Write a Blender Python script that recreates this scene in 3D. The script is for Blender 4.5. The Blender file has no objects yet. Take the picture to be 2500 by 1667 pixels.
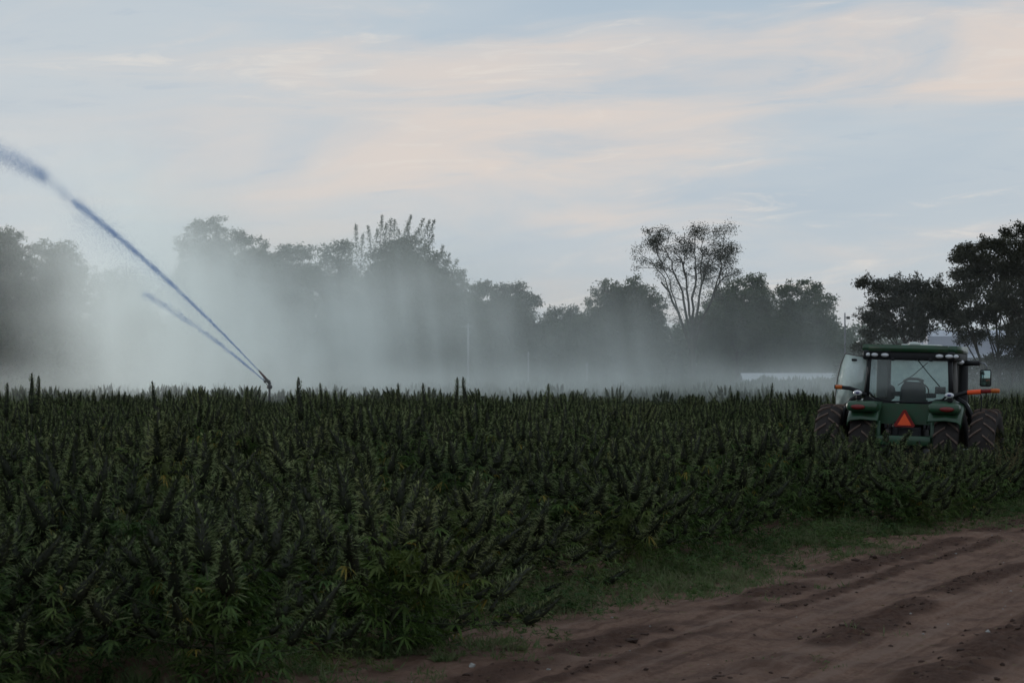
import bpy, bmesh, math, random
import numpy as np
from mathutils import Vector, Matrix

rng = np.random.default_rng(7)
random.seed(7)
R = math.radians
scene = bpy.context.scene
COL = scene.collection

# ------------------------------------------------------------------ camera
FPX, HORIZON, EYE = 5903.0, 922.0, 2.5          # focal length in photo pixels, horizon row, eye height
cam_d = bpy.data.cameras.new('camera')
cam_d.sensor_width = 36.0
cam_d.lens = FPX * 36.0 / 2500.0
cam_d.clip_start = 0.1
cam_d.clip_end = 8000.0
cam_d.dof.use_dof = True
cam_d.dof.focus_distance = 62.0
cam_d.dof.aperture_fstop = 6.0
cam = bpy.data.objects.new('camera', cam_d)
COL.objects.link(cam)
cam.location = (0, 0, EYE)
cam.rotation_euler = (R(90) + math.atan((HORIZON - 833.5) / FPX), 0, 0)
scene.camera = cam


def at(px, py, Y):
    """point at depth Y metres seen at photo pixel (px, py)"""
    return Vector(((px - 1250.0) / FPX * Y, Y, EYE + (HORIZON - py) / FPX * Y))


# ------------------------------------------------------------------ node helpers
class NT:
    def __init__(s, tree):
        s.t = tree
        tree.nodes.clear()

    def n(s, typ, **kw):
        nd = s.t.nodes.new(typ)
        for k, v in kw.items():
            setattr(nd, k, v)
        return nd

    def put(s, sock, v):
        if hasattr(v, 'is_output'):
            s.t.links.new(v, sock)
        elif v is not None:
            if sock.type == 'RGBA' and len(v) == 3:
                v = (*v, 1.0)
            sock.default_value = v

    def m(s, op, a, b=None, c=None, clamp=False):
        nd = s.n('ShaderNodeMath', operation=op)
        nd.use_clamp = clamp
        for i, v in enumerate((a, b, c)):
            s.put(nd.inputs[i], v)
        return nd.outputs[0]

    def mix(s, f, a, b):
        nd = s.n('ShaderNodeMix', data_type='RGBA')
        s.put(nd.inputs['Factor'], f)
        s.put(nd.inputs[6], a)
        s.put(nd.inputs[7], b)
        return nd.outputs[2]

    def noise(s, vec, scale=5.0, detail=3.0, rough=0.55, dist=0.0):
        nd = s.n('ShaderNodeTexNoise')
        if vec is not None:
            s.put(nd.inputs['Vector'], vec)
        nd.inputs['Scale'].default_value = scale
        nd.inputs['Detail'].default_value = detail
        nd.inputs['Roughness'].default_value = rough
        nd.inputs['Distortion'].default_value = dist
        return nd.outputs['Fac']

    def ramp(s, f, a, b, clampy=True):
        nd = s.n('ShaderNodeMapRange', interpolation_type='SMOOTHSTEP')
        s.put(nd.inputs['Value'], f)
        s.put(nd.inputs['From Min'], a)
        s.put(nd.inputs['From Max'], b)
        return nd.outputs[0]

    def xyz(s, v):
        nd = s.n('ShaderNodeSeparateXYZ')
        s.put(nd.inputs[0], v)
        return nd.outputs

    def vec(s, x, y, z):
        nd = s.n('ShaderNodeCombineXYZ')
        for i, v in enumerate((x, y, z)):
            s.put(nd.inputs[i], v)
        return nd.outputs[0]


# ------------------------------------------------------------------ world: dusk sky with thin layered cloud
SUN_EL, SUN_AZ = R(7.0), R(-38.0)               # low sun, ahead and to the left, behind the trees and cloud
world = bpy.data.worlds.new('World')
scene.world = world
world.use_nodes = True
w = NT(world.node_tree)
sky = w.n('ShaderNodeTexSky', sky_type='NISHITA')
sky.sun_disc = False
sky.sun_elevation = SUN_EL
sky.sun_rotation = SUN_AZ
sky.air_density = 1.2
sky.dust_density = 1.5
dirv = w.n('ShaderNodeTexCoord').outputs['Generated']
dx, dy, dz = w.xyz(dirv)
az = w.m('ARCTAN2', dx, dy)
el = w.m('ARCSINE', dz)
wob = w.noise(w.vec(w.m('MULTIPLY', az, 5.0), w.m('MULTIPLY', el, 16.0), 2.0), 1.0, 3.0)
tel = w.m('ADD', w.m('SUBTRACT', el, w.m('MULTIPLY', az, 0.05)), w.m('MULTIPLY', w.m('SUBTRACT', wob, 0.5), 0.02))
big = w.noise(w.vec(w.m('MULTIPLY', az, 4.2), w.m('MULTIPLY', tel, 17.0), 11.3), 1.0, 4.0, 0.5, 0.4)
mid = w.noise(w.vec(w.m('MULTIPLY', az, 9.0), w.m('MULTIPLY', tel, 48.0), 4.1), 1.0, 5.0, 0.55, 0.9)
fine = w.noise(w.vec(w.m('MULTIPLY', az, 22.0), w.m('MULTIPLY', tel, 130.0), 8.7), 1.0, 6.0, 0.62, 1.0)
# a broad warm bank of cloud rising from lower left to upper right
bank = w.m('SUBTRACT', el, w.m('ADD', w.m('MULTIPLY', az, 0.14), 0.102))
bank = w.m('EXPONENT', w.m('MULTIPLY', w.m('POWER', w.m('DIVIDE', bank, 0.042), 2.0), -1.0))
bank = w.m('MULTIPLY', bank, w.ramp(az, -0.34, 0.02))
warm = w.m('ADD', w.m('MULTIPLY', bank, 0.44), w.m('MULTIPLY', w.m('SUBTRACT', mid, 0.5), 1.5))
warm = w.m('ADD', warm, w.m('MULTIPLY', w.m('SUBTRACT', big, 0.5), 1.2))
cool = w.m('EXPONENT', w.m('MULTIPLY', w.m('POWER', w.m('DIVIDE', w.m('SUBTRACT', el, 0.088), 0.020), 2.0), -1.0))
warm = w.m('SUBTRACT', warm, w.m('MULTIPLY', w.m('MULTIPLY', cool, w.ramp(az, 0.05, 0.14)), 0.40))
warm = w.m('MULTIPLY', w.ramp(warm, -0.04, 0.84), w.m('ADD', 0.40, w.m('MULTIPLY', w.ramp(az, -0.20, 0.04), 0.60)))
base = w.mix(w.ramp(big, 0.3, 0.7), (0.415, 0.515, 0.620), (0.535, 0.600, 0.660))
low = w.mix(w.ramp(el, 0.0, 0.10), (0.530, 0.590, 0.635), base)
cl = w.mix(warm, low, (0.738, 0.654, 0.608))
streak = w.m('MULTIPLY', w.ramp(fine, 0.52, 0.72), w.ramp(mid, 0.42, 0.62))
cl = w.mix(w.m('MULTIPLY', streak, 0.50), cl, (0.770, 0.735, 0.695))
dark = w.m('MULTIPLY', w.ramp(fine, 0.48, 0.28), w.ramp(mid, 0.55, 0.38))
cl = w.mix(w.m('MULTIPLY', dark, 0.55), cl, (0.45, 0.535, 0.63))
bg1 = w.n('ShaderNodeBackground')
w.put(bg1.inputs['Color'], sky.outputs[0])
bg1.inputs['Strength'].default_value = 0.07
bg2 = w.n('ShaderNodeBackground')
w.put(bg2.inputs['Color'], cl)
bg2.inputs['Strength'].default_value = 0.93
mx = w.n('ShaderNodeMixShader')
mx.inputs[0].default_value = 0.93
w.t.links.new(bg1.outputs[0], mx.inputs[1])
w.t.links.new(bg2.outputs[0], mx.inputs[2])
wo = w.n('ShaderNodeOutputWorld')
w.t.links.new(mx.outputs[0], wo.inputs[0])

sun_d = bpy.data.lights.new('sun', 'SUN')
sun_d.energy = 1.0
sun_d.angle = R(14)
sun_d.color = (1.0, 0.94, 0.89)
sun = bpy.data.objects.new('sun', sun_d)
COL.objects.link(sun)
sdir = Vector((math.sin(SUN_AZ) * math.cos(SUN_EL), math.cos(SUN_AZ) * math.cos(SUN_EL), math.sin(SUN_EL)))
sun.rotation_euler = (-sdir).to_track_quat('-Z', 'Y').to_euler()

vs = scene.view_settings
vs.view_transform = 'Standard'
vs.look = 'None'
vs.exposure = 0.14
vs.gamma = 1.0
scene.render.engine = 'CYCLES'
scene.cycles.max_bounces = 5
scene.cycles.use_denoising = True
scene.cycles.sample_clamp_indirect = 2.0
scene.cycles.diffuse_bounces = 2
scene.cycles.transparent_max_bounces = 12
scene.cycles.volume_bounces = 3
scene.cycles.volume_step_rate = 3.0
scene.cycles.filter_width = 1.5


# ------------------------------------------------------------------ materials
MATS = {}


def mat(name, col, rough=0.7, var=0.25, scale=4.0, spec=0.3, metal=0.0, bump=0.0, bscale=30.0, coord='Object', col2=None, emit=None, coat=0.0):
    m = bpy.data.materials.new(name)
    m.use_nodes = True
    t = NT(m.node_tree)
    tc = t.n('ShaderNodeTexCoord').outputs[coord]
    f = t.noise(tc, scale, 5.0, 0.6)
    c2 = col2 if col2 else tuple(c * (1 - var) for c in col)
    c = t.mix(t.ramp(f, 0.3, 0.7), c2, col)
    p = t.n('ShaderNodeBsdfPrincipled')
    t.put(p.inputs['Base Color'], c)
    t.put(p.inputs['Roughness'], t.m('ADD', t.m('MULTIPLY', t.m('SUBTRACT', f, 0.5), 0.25), rough, clamp=True))
    p.inputs['Specular IOR Level'].default_value = spec
    p.inputs['Metallic'].default_value = metal
    p.inputs['Coat Weight'].default_value = coat
    if emit:
        p.inputs['Emission Color'].default_value = (*emit[:3], 1)
        p.inputs['Emission Strength'].default_value = emit[3]
    if bump:
        b = t.n('ShaderNodeBump')
        b.inputs['Strength'].default_value = bump
        t.put(b.inputs['Height'], t.noise(tc, bscale, 6.0, 0.65))
        t.put(p.inputs['Normal'], b.outputs[0])
    o = t.n('ShaderNodeOutputMaterial')
    t.t.links.new(p.outputs[0], o.inputs[0])
    MATS[name] = m
    return m


def leaf_mat(name, col, col2, trans=0.3, scale=9.0, spread=0.35, olive=None):
    """leaf: diffuse plus light coming through, colour differing from plant to plant and leaf to leaf"""
    m = bpy.data.materials.new(name)
    m.use_nodes = True
    t = NT(m.node_tree)
    tc = t.n('ShaderNodeTexCoord').outputs['Object']
    f = t.noise(tc, scale, 4.0, 0.7)
    rnd = t.n('ShaderNodeObjectInfo').outputs['Random']
    k = t.m('ADD', t.ramp(f, 0.35, 0.65), t.m('MULTIPLY', t.m('SUBTRACT', rnd, 0.5), spread * 1.6), clamp=True)
    pos = t.n('ShaderNodeNewGeometry').outputs['Position']
    k = t.m('ADD', k, t.m('MULTIPLY', t.m('SUBTRACT', t.noise(pos, 0.22, 2.0), 0.5), spread * 3.0), clamp=True)
    c = t.mix(k, col2, col)
    if olive:
        c = t.mix(t.m('MULTIPLY', t.ramp(t.noise(pos, 0.45, 2.0), 0.48, 0.70), 0.38), c, olive)
    d = t.n('ShaderNodeBsdfDiffuse')
    tr = t.n('ShaderNodeBsdfTranslucent')
    g = t.n('ShaderNodeBsdfGlossy')
    g.inputs['Roughness'].default_value = 0.55
    g.inputs['Color'].default_value = (0.5, 0.5, 0.5, 1)
    t.put(d.inputs['Color'], c)
    t.put(tr.inputs['Color'], c)
    a = t.n('ShaderNodeMixShader')
    a.inputs[0].default_value = trans
    t.t.links.new(d.outputs[0], a.inputs[1])
    t.t.links.new(tr.outputs[0], a.inputs[2])
    b = t.n('ShaderNodeMixShader')
    b.inputs[0].default_value = 0.03
    t.t.links.new(a.outputs[0], b.inputs[1])
    t.t.links.new(g.outputs[0], b.inputs[2])
    o = t.n('ShaderNodeOutputMaterial')
    t.t.links.new(b.outputs[0], o.inputs[0])
    MATS[name] = m
    return m


leaf_mat('hemp_leaf', (0.094, 0.155, 0.036), (0.032, 0.064, 0.018), olive=(0.150, 0.142, 0.036))
leaf_mat('hemp_hair', (0.225, 0.270, 0.120), (0.076, 0.108, 0.042), 0.3, 14.0, olive=(0.215, 0.195, 0.085))
leaf_mat('hemp_bud', (0.056, 0.066, 0.026), (0.018, 0.026, 0.010), 0.2, 14.0)
leaf_mat('hemp_core', (0.035, 0.036, 0.024), (0.020, 0.024, 0.014), 0.05, 14.0)
leaf_mat('hemp_yellow', (0.30, 0.22, 0.045), (0.18, 0.155, 0.035), 0.35, 20.0)
mat('hemp_stem', (0.07, 0.08, 0.04), 0.8, 0.4, 8.0)
leaf_mat('tree_leaf', (0.072, 0.100, 0.046), (0.040, 0.062, 0.032), 0.35, 0.8, 0.5)
leaf_mat('tree_leaf_dark', (0.058, 0.058, 0.036), (0.036, 0.038, 0.026), 0.30, 0.8, 0.4)
leaf_mat('tree_leaf_dull', (0.055, 0.058, 0.038), (0.036, 0.038, 0.026), 0.30, 0.8, 0.4)
mat('bark', (0.060, 0.050, 0.042), 0.95, 0.5, 3.0, 0.1)
leaf_mat('grass_blade', (0.110, 0.158, 0.058), (0.160, 0.152, 0.086), 0.35, 3.5, 0.2)
leaf_mat('dry_weed', (0.20, 0.155, 0.075), (0.12, 0.10, 0.05), 0.3, 9.0, 0.3)


# ------------------------------------------------------------------ mesh builder
class MB:
    def __init__(s):
        s.v, s.f, s.n = [], [], 0

    def add(s, V, F, mat=0, smooth=False):
        V = np.asarray(V, dtype=np.float64).reshape(-1, 3)
        for f in F:
            f = np.asarray(f, dtype=np.int64)
            if f.size:
                s.f.append((f + s.n, mat, smooth))
        s.v.append(V)
        s.n += len(V)

    def merge(s, o, M=None):
        for V in [np.concatenate(o.v)] if o.v else []:
            if M is not None:
                A = np.array(M)
                V = V @ A[:3, :3].T + A[:3, 3]
            s.v.append(V)
        for f, m, sm in o.f:
            s.f.append((f + s.n, m, sm))
        s.n += o.n

    def mesh(s, name, mats):
        me = bpy.data.meshes.new(name)
        V = np.concatenate(s.v)
        me.vertices.add(len(V))
        me.vertices.foreach_set('co', V.astype(np.float32).ravel())
        loops = np.concatenate([f.ravel() for f, _, _ in s.f]).astype(np.int32)
        tot = np.concatenate([np.full(len(f), f.shape[1]) for f, _, _ in s.f]).astype(np.int32)
        mi = np.concatenate([np.full(len(f), m) for f, m, _ in s.f]).astype(np.int32)
        sm = np.concatenate([np.full(len(f), q) for f, _, q in s.f])
        me.loops.add(len(loops))
        me.loops.foreach_set('vertex_index', loops)
        me.polygons.add(len(tot))
        me.polygons.foreach_set('loop_start', np.concatenate([[0], np.cumsum(tot)[:-1]]).astype(np.int32))
        me.polygons.foreach_set('material_index', mi)
        me.polygons.foreach_set('use_smooth', sm)
        for q in mats if isinstance(mats, (list, tuple)) else [mats]:
            me.materials.append(MATS[q])
        me.update(calc_edges=True)
        me.validate()
        return me

    def build(s, name, mats, parent=None):
        return obj(name, s.mesh(name, mats), parent)

    # ---- shapes
    def box(s, c, size, bev=0.0, rot=None, mat=0, seg=2):
        bm = bmesh.new()
        bmesh.ops.create_cube(bm, size=1.0)
        bmesh.ops.scale(bm, vec=size, verts=bm.verts)
        if bev > 0:
            bmesh.ops.bevel(bm, geom=bm.edges[:] , offset=bev, segments=seg, affect='EDGES', profile=0.5)
        if rot is not None:
            bmesh.ops.rotate(bm, cent=(0, 0, 0), matrix=rot if isinstance(rot, Matrix) else Matrix.Rotation(rot[0], 3, rot[1]), verts=bm.verts)
        bmesh.ops.translate(bm, vec=c, verts=bm.verts)
        s.bm(bm, mat, bev > 0)
        return s

    def bm(s, bm, mat=0, smooth=False):
        bm.verts.index_update()
        by = {}
        for f in bm.faces:
            by.setdefault(len(f.verts), []).append([v.index for v in f.verts])
        s.add([v.co[:] for v in bm.verts], list(by.values()), mat, smooth)
        bm.free()

    def tube(s, pts, rad, n=6, mat=0, cap=True, flat=1.0):
        pts = np.asarray([tuple(p) for p in pts], float)
        k = len(pts)
        rad = np.broadcast_to(np.asarray(rad, float), (k,))
        T = np.gradient(pts, axis=0)
        T /= np.linalg.norm(T, axis=1)[:, None] + 1e-9
        up = np.array([0, 0, 1.0]) if abs(T[:, 2]).mean() < 0.9 else np.array([1.0, 0, 0])
        A = np.cross(T, up)
        A /= np.linalg.norm(A, axis=1)[:, None] + 1e-9
        B = np.cross(A, T)
        an = np.arange(n) * 2 * np.pi / n
        V = pts[:, None] + rad[:, None, None] * (np.cos(an)[None, :, None] * A[:, None] + flat * np.sin(an)[None, :, None] * B[:, None])
        i = np.arange(k - 1)[:, None] * n
        j = np.arange(n)[None]
        j2 = (j + 1) % n
        F = np.stack([i + j, i + n + j, i + n + j2, i + j2], -1).reshape(-1, 4)
        fs = [F]
        if cap:
            fs += [np.arange(n)[None], ((k - 1) * n + np.arange(n)[::-1])[None]]
        s.add(V.reshape(-1, 3), fs, mat, True)
        return s

    def prism(s, poly, y0, y1, axis='y', mat=0):
        """polygon in the x-z plane pushed from y0 to y1 (or axis x: polygon in y-z; axis z: polygon in x-y)"""
        p = np.asarray(poly, float)
        k = len(p)

        def put(c):
            q = np.full((k, 3), float(c))
            ix = {'y': (0, 2), 'x': (1, 2), 'z': (0, 1)}[axis]
            q[:, ix[0]] = p[:, 0]
            q[:, ix[1]] = p[:, 1]
            return q
        V = np.concatenate([put(y0), put(y1)])
        i = np.arange(k)
        j = (i + 1) % k
        s.add(V, [np.stack([i, j, j + k, i + k], 1), i[None, ::-1], (i + k)[None]], mat)
        return s

    def lathe(s, prof, c, axis='x', n=32, mat=0):
        """profile of (radius, along) turned about an axis through c"""
        p = np.asarray(prof, float)
        k = len(p)
        a = np.arange(n) * 2 * np.pi / n
        r, h = p[:, 0][None], p[:, 1][None]
        C, S = np.cos(a)[:, None], np.sin(a)[:, None]
        Z = np.zeros_like(C * h) + h
        V = {'x': (Z, r * C, r * S), 'z': (r * C, r * S, Z), 'y': (r * S, Z, r * C)}[axis]
        V = np.stack(V, -1).reshape(-1, 3) + np.array(tuple(c))
        i = np.arange(n)[:, None]
        i2 = (i + 1) % n
        j = np.arange(k - 1)[None]
        F = np.stack([i * k + j, i2 * k + j, i2 * k + j + 1, i * k + j + 1], -1).reshape(-1, 4)
        s.add(V, [F], mat, True)
        return s


def obj(name, me, parent=None):
    o = bpy.data.objects.new(name, me)
    COL.objects.link(o)
    if parent is not None:
        o.parent = parent
    return o


def tag(o, label=None, cat=None, group=None, kind=None):
    for k, v in (('label', label), ('category', cat), ('group', group), ('kind', kind)):
        if v:
            o[k] = v
    return o


def empty(name, loc=(0, 0, 0), rz=0.0):
    o = bpy.data.objects.new(name, None)
    o.empty_display_size = 0.2
    COL.objects.link(o)
    o.location = loc
    o.rotation_euler = (0, 0, rz)
    return o


def unit(v):
    return v / (np.linalg.norm(v, axis=-1, keepdims=True) + 1e-9)


def rdirs(n):
    return unit(rng.normal(size=(n, 3)))


def leaflets(mb, P, D, L, W, droop=0.0, mat=0, seg=1, S=None):
    n = len(P)
    D = unit(D)
    if S is None:
        S = np.cross(D, unit(rng.normal(size=(n, 3)) * 0.6 + np.array([0, 0, 1.0])))
    S = unit(S)
    L = np.broadcast_to(L, (n,))[:, None]
    W = np.broadcast_to(W, (n,))[:, None]
    dr = np.broadcast_to(droop, (n,))[:, None] * np.array([[0, 0, -1.0]])
    i = np.arange(n)[:, None]
    if seg == 0:
        V = np.stack([P - S * W * .5, P + S * W * .5, P + D * L + dr], 1)
        mb.add(V.reshape(-1, 3), [i * 3 + np.arange(3)[None]], mat)
    elif seg == 1:
        V = np.stack([P, P + D * L * .42 + S * W / 2 + dr * .15, P + D * L + dr, P + D * L * .42 - S * W / 2 + dr * .15], 1)
        mb.add(V.reshape(-1, 3), [i * 4 + np.arange(4)[None]], mat)
    else:
        V = np.stack([P, P + D * L * .3 + S * W / 2 + dr * .08, P + D * L * .3 - S * W / 2 + dr * .08,
                      P + D * L * .66 + S * W * .4 + dr * .42, P + D * L * .66 - S * W * .4 + dr * .42, P + D * L + dr], 1)
        mb.add(V.reshape(-1, 3), [i * 6 + np.array([[0, 1, 2]]), i * 6 + np.array([[1, 3, 4, 2]]), i * 6 + np.array([[3, 5, 4]])], mat)


# value noise on a plane
def vnoise(x, y, seed=0):
    xi, yi = np.floor(x).astype(np.int64), np.floor(y).astype(np.int64)
    fx, fy = x - xi, y - yi
    fx, fy = fx * fx * (3 - 2 * fx), fy * fy * (3 - 2 * fy)

    def h(a, b):
        q = (a * 374761393 + b * 668265263 + seed * 1442695041) & 0xFFFFFFFF
        q = ((q ^ (q >> 13)) * 1274126177) & 0xFFFFFFFF
        return ((q ^ (q >> 16)) & 0xFFFF) / 65535.0
    return (h(xi, yi) * (1 - fx) + h(xi + 1, yi) * fx) * (1 - fy) + (h(xi, yi + 1) * (1 - fx) + h(xi + 1, yi + 1) * fx) * fy


def fbm(x, y, o=4, seed=0):
    a, t, s = 0.5, 0.0, 0.0
    for k in range(o):
        t = t + a * vnoise(x, y, seed + k)
        s += a
        x, y, a = x * 2.03 + 7.1, y * 2.03 + 3.7, a * 0.5
    return t / s


def sstep(a, b, x):
    t = np.clip((x - a) / (b - a), 0, 1)
    return t * t * (3 - 2 * t)


# ------------------------------------------------------------------ the lie of the land
P0 = np.array([-0.94, 22.2])                    # corner of the hemp field by the verge
DV = np.array([0.382, 0.924])                   # the verge runs this way
NV = np.array([0.924, -0.382])                  # across the verge, towards the track
DL = np.array([-0.88, -0.475])                  # the near edge of the field runs off this way


def edge_s(x, y):
    """signed distance beyond the field edge (positive on the verge and track side)"""
    a = (x - P0[0]) * NV[0] + (y - P0[1]) * NV[1]
    a = a - 1.15 * sstep(36, 45, y)
    nl = np.array([-DL[1], DL[0]])              # normal of the near-left edge, pointing to the camera
    b = (x - P0[0]) * nl[0] + (y - P0[1]) * nl[1]
    return np.maximum(a, b - 2.1)


def far_d(x, y):
    """distance beyond the far edge of the near field"""
    n = np.array([0.874, 0.486])
    return (x + 17.0) * n[0] + (y - 160.0) * n[1]


def ground_z(x, y):
    return -0.10 + 0.85 * sstep(135, 245, y)


def track_z(x, y):
    """relief of the verge and the dirt track; also returns how loose and damp the soil is"""
    s = (x - P0[0]) * NV[0] + (y - P0[1]) * NV[1]
    t = (x - P0[0]) * DV[0] + (y - P0[1]) * DV[1]
    s = s + 0.45 * (fbm(t * 0.22, s * 0.5, 3, 5) - 0.5)
    loose = np.zeros_like(s)
    z = np.zeros_like(s)
    for c, wd, a, lo_ in ((1.50, 0.34, 0.025, 1), (2.12, 0.14, 0.02, .8), (2.55, 0.07, 0.012, .3), (3.35, 0.30, 0.04, 1), (3.95, 0.07, 0.012, .3), (4.35, 0.08, 0.012, .3), (4.95, 0.40, 0.045, 1), (6.5, 0.5, 0.04, 1)):
        g = np.exp(-((s - c) / wd) ** 2)
        z += a * g
        loose += lo_ * g
    for c, wd, a in ((2.75, 0.30, 0.035), (4.20, 0.36, 0.035), (5.7, 0.4, 0.035)):
        z -= a * np.exp(-((s - c) / wd) ** 2)
    patch = fbm(x * 0.55, y * 0.55, 3, 21)
    loose = np.clip(loose * (0.12 + 1.0 * sstep(0.30, 0.60, patch)), 0, 1)
    clod = fbm(x * 7.0, y * 7.0, 4, 3)
    ripple = fbm(s * 9.0, t * 0.8, 3, 33) - 0.5
    z += loose * (clod - 0.42) * 0.075 + (fbm(x * 2.2, y * 2.2, 3, 8) - 0.5) * 0.05 + (clod - 0.5) * 0.040 + ripple * 0.014
    mound = np.exp(-(((x + 2.9) / 0.95) ** 2 + ((y - 19.95) / 0.34) ** 2))
    z += mound * (0.07 + 0.16 * clod)
    loose = np.clip(loose + mound * 0.5, 0, 1)
    return z, loose, s, t


def soil_material():
    m = bpy.data.materials.new('track_soil')
    m.use_nodes = True
    t = NT(m.node_tree)
    tc = t.n('ShaderNodeTexCoord').outputs['Object']
    lo = t.n('ShaderNodeAttribute', attribute_name='loose').outputs['Fac']
    n1 = t.noise(tc, 1.3, 5, 0.6)
    n2 = t.noise(tc, 16.0, 6, 0.7)
    dry = t.mix(t.ramp(n2, 0.25, 0.75), (0.145, 0.080, 0.055), (0.270, 0.168, 0.122))
    n3 = t.noise(tc, 70.0, 5, 0.75)
    dry = t.mix(t.m('MULTIPLY', t.ramp(n1, 0.40, 0.72), 0.75), dry, (0.078, 0.044, 0.034))
    dry = t.mix(t.m('MULTIPLY', t.ramp(n3, 0.50, 0.72), 0.55), dry, (0.225, 0.155, 0.130))
    px_, py_, pz_ = t.xyz(tc)
    ss = t.m('ADD', t.m('MULTIPLY', px_, 0.924), t.m('MULTIPLY', py_, -0.382))
    tt = t.m('ADD', t.m('MULTIPLY', px_, 0.382), t.m('MULTIPLY', py_, 0.924))
    rut = t.noise(t.vec(t.m('MULTIPLY', ss, 5.5), t.m('MULTIPLY', tt, 0.16), 0.0), 1.0, 4, 0.6)
    dry = t.mix(t.m('MULTIPLY', t.ramp(rut, 0.50, 0.66), 0.60), dry, (0.245, 0.165, 0.128))
    dry = t.mix(t.m('MULTIPLY', t.ramp(rut, 0.46, 0.34), 0.50), dry, (0.075, 0.040, 0.028))
    damp = t.mix(t.ramp(n2, 0.3, 0.7), (0.060, 0.032, 0.022), (0.110, 0.062, 0.045))
    k = t.ramp(t.m('ADD', lo, t.m('MULTIPLY', t.m('SUBTRACT', n2, 0.5), 0.8)), 0.25, 0.75)
    p = t.n('ShaderNodeBsdfPrincipled')
    t.put(p.inputs['Base Color'], t.mix(k, dry, damp))
    p.inputs['Roughness'].default_value = 0.95
    p.inputs['Specular IOR Level'].default_value = 0.12
    b = t.n('ShaderNodeBump')
    b.inputs['Strength'].default_value = 1.0
    b.inputs['Distance'].default_value = 0.04
    t.put(b.inputs['Height'], t.noise(tc, 38.0, 6, 0.7))
    t.put(p.inputs['Normal'], b.outputs[0])
    o = t.n('ShaderNodeOutputMaterial')
    t.t.links.new(p.outputs[0], o.inputs[0])
    MATS['track_soil'] = m


soil_material()
mat('field_soil', (0.075, 0.052, 0.042), 0.95, 0.45, 0.6, 0.1, bump=0.5, bscale=8.0)
mat('clod_soil', (0.070, 0.044, 0.035), 0.95, 0.45, 6.0, 0.1)
mat('pale_stone', (0.34, 0.33, 0.31), 0.8, 0.4, 5.0, 0.3)

# ground: one sheet out to the horizon
gy = np.concatenate([np.linspace(-400, 0, 5), np.linspace(20, 400, 60), np.array([600, 1000, 2000, 4000, 6500])])
gx = np.concatenate([np.array([-4000, -1500, -500]), np.linspace(-200, 200, 41), np.array([500, 1500, 4000])])
GX, GY = np.meshgrid(gx, gy)
GZ = ground_z(GX, GY)
mb = MB()
nx, ny = len(gx), len(gy)
ii = (np.arange(ny - 1)[:, None] * nx + np.arange(nx - 1)[None]).ravel()
mb.add(np.stack([GX, GY, GZ], -1).reshape(-1, 3), [np.stack([ii, ii + 1, ii + nx + 1, ii + nx], 1)], 0, True)
tag(mb.build('ground', 'field_soil'), kind='structure')

# dirt track with wheel ruts, running under the verge grass
su = np.arange(-5.0, 8.0, 0.052)
tv = np.concatenate([np.arange(-11, 22, 0.085), np.arange(22, 60, 0.2)])
S_, T_ = np.meshgrid(su, tv)
TX = P0[0] + S_ * NV[0] + T_ * DV[0]
TY = P0[1] + S_ * NV[1] + T_ * DV[1]
TZ, LO, SS, _ = track_z(TX, TY)
rim = np.minimum(np.minimum((S_ + 5.0) / 1.0, (8.0 - S_) / 1.0), np.minimum((T_ + 11) / 1.0, (60 - T_) / 2.0))
TZ = TZ - 0.16 * (1 - np.clip(rim, 0, 1))
mb = MB()
nx, ny = len(su), len(tv)
ii = (np.arange(ny - 1)[:, None] * nx + np.arange(nx - 1)[None]).ravel()
mb.add(np.stack([TX, TY, TZ], -1).reshape(-1, 3), [np.stack([ii, ii + nx, ii + nx + 1, ii + 1], 1)], 0, True)
trk = mb.build('dirt_track', 'track_soil')
a = trk.data.attributes.new('loose', 'FLOAT', 'POINT')
a.data.foreach_set('value', LO.ravel().astype(np.float32))
tag(trk, kind='structure')


# clods and pale stones lying on the track
def lumps(n, pts, sizes, mat_name, name):
    mb = MB()
    ico = bmesh.new()
    bmesh.ops.create_icosphere(ico, subdivisions=1, radius=1.0)
    V = np.array([v.co[:] for v in ico.verts])
    ico.verts.index_update()
    F = np.array([[v.index for v in f.verts] for f in ico.faces])
    ico.free()
    for p, s in zip(pts, sizes):
        q = V * (1 + 0.35 * rng.normal(size=(len(V), 1))) * s * np.array([1.0, 1.0, 0.65]) + p
        mb.add(q, [F], 0, False)
    return mb.build(name, mat_name)


def on_track(n, smin, smax, want_loose):
    out = []
    while len(out) < n:
        s = rng.uniform(smin, smax, 4000)
        t = rng.uniform(-8, 34, 4000)
        x = P0[0] + s * NV[0] + t * DV[0]
        y = P0[1] + s * NV[1] + t * DV[1]
        z, lo, _, _ = track_z(x, y)
        k = rng.random(4000) < (lo ** 1.5 if want_loose else 0.5)
        out += list(np.stack([x, y, z], 1)[k])
    return np.array(out[:n])


pc = on_track(2200, 0.8, 7.0, True)
tag(lumps(2200, pc, rng.gamma(2.0, 0.007, 2200) + 0.005, 'clod_soil', 'soil_clods'), 'crumbled dark soil clods along the wheel ruts of the track', 'soil clods', kind='stuff')
pc = on_track(170, 0.3, 6.0, False)
tag(lumps(170, pc, rng.gamma(2.0, 0.004, 170) + 0.004, 'pale_stone', 'pale_pebbles'), 'small pale pebbles and husks scattered on the dirt track', 'pebbles', kind='stuff')


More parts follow.
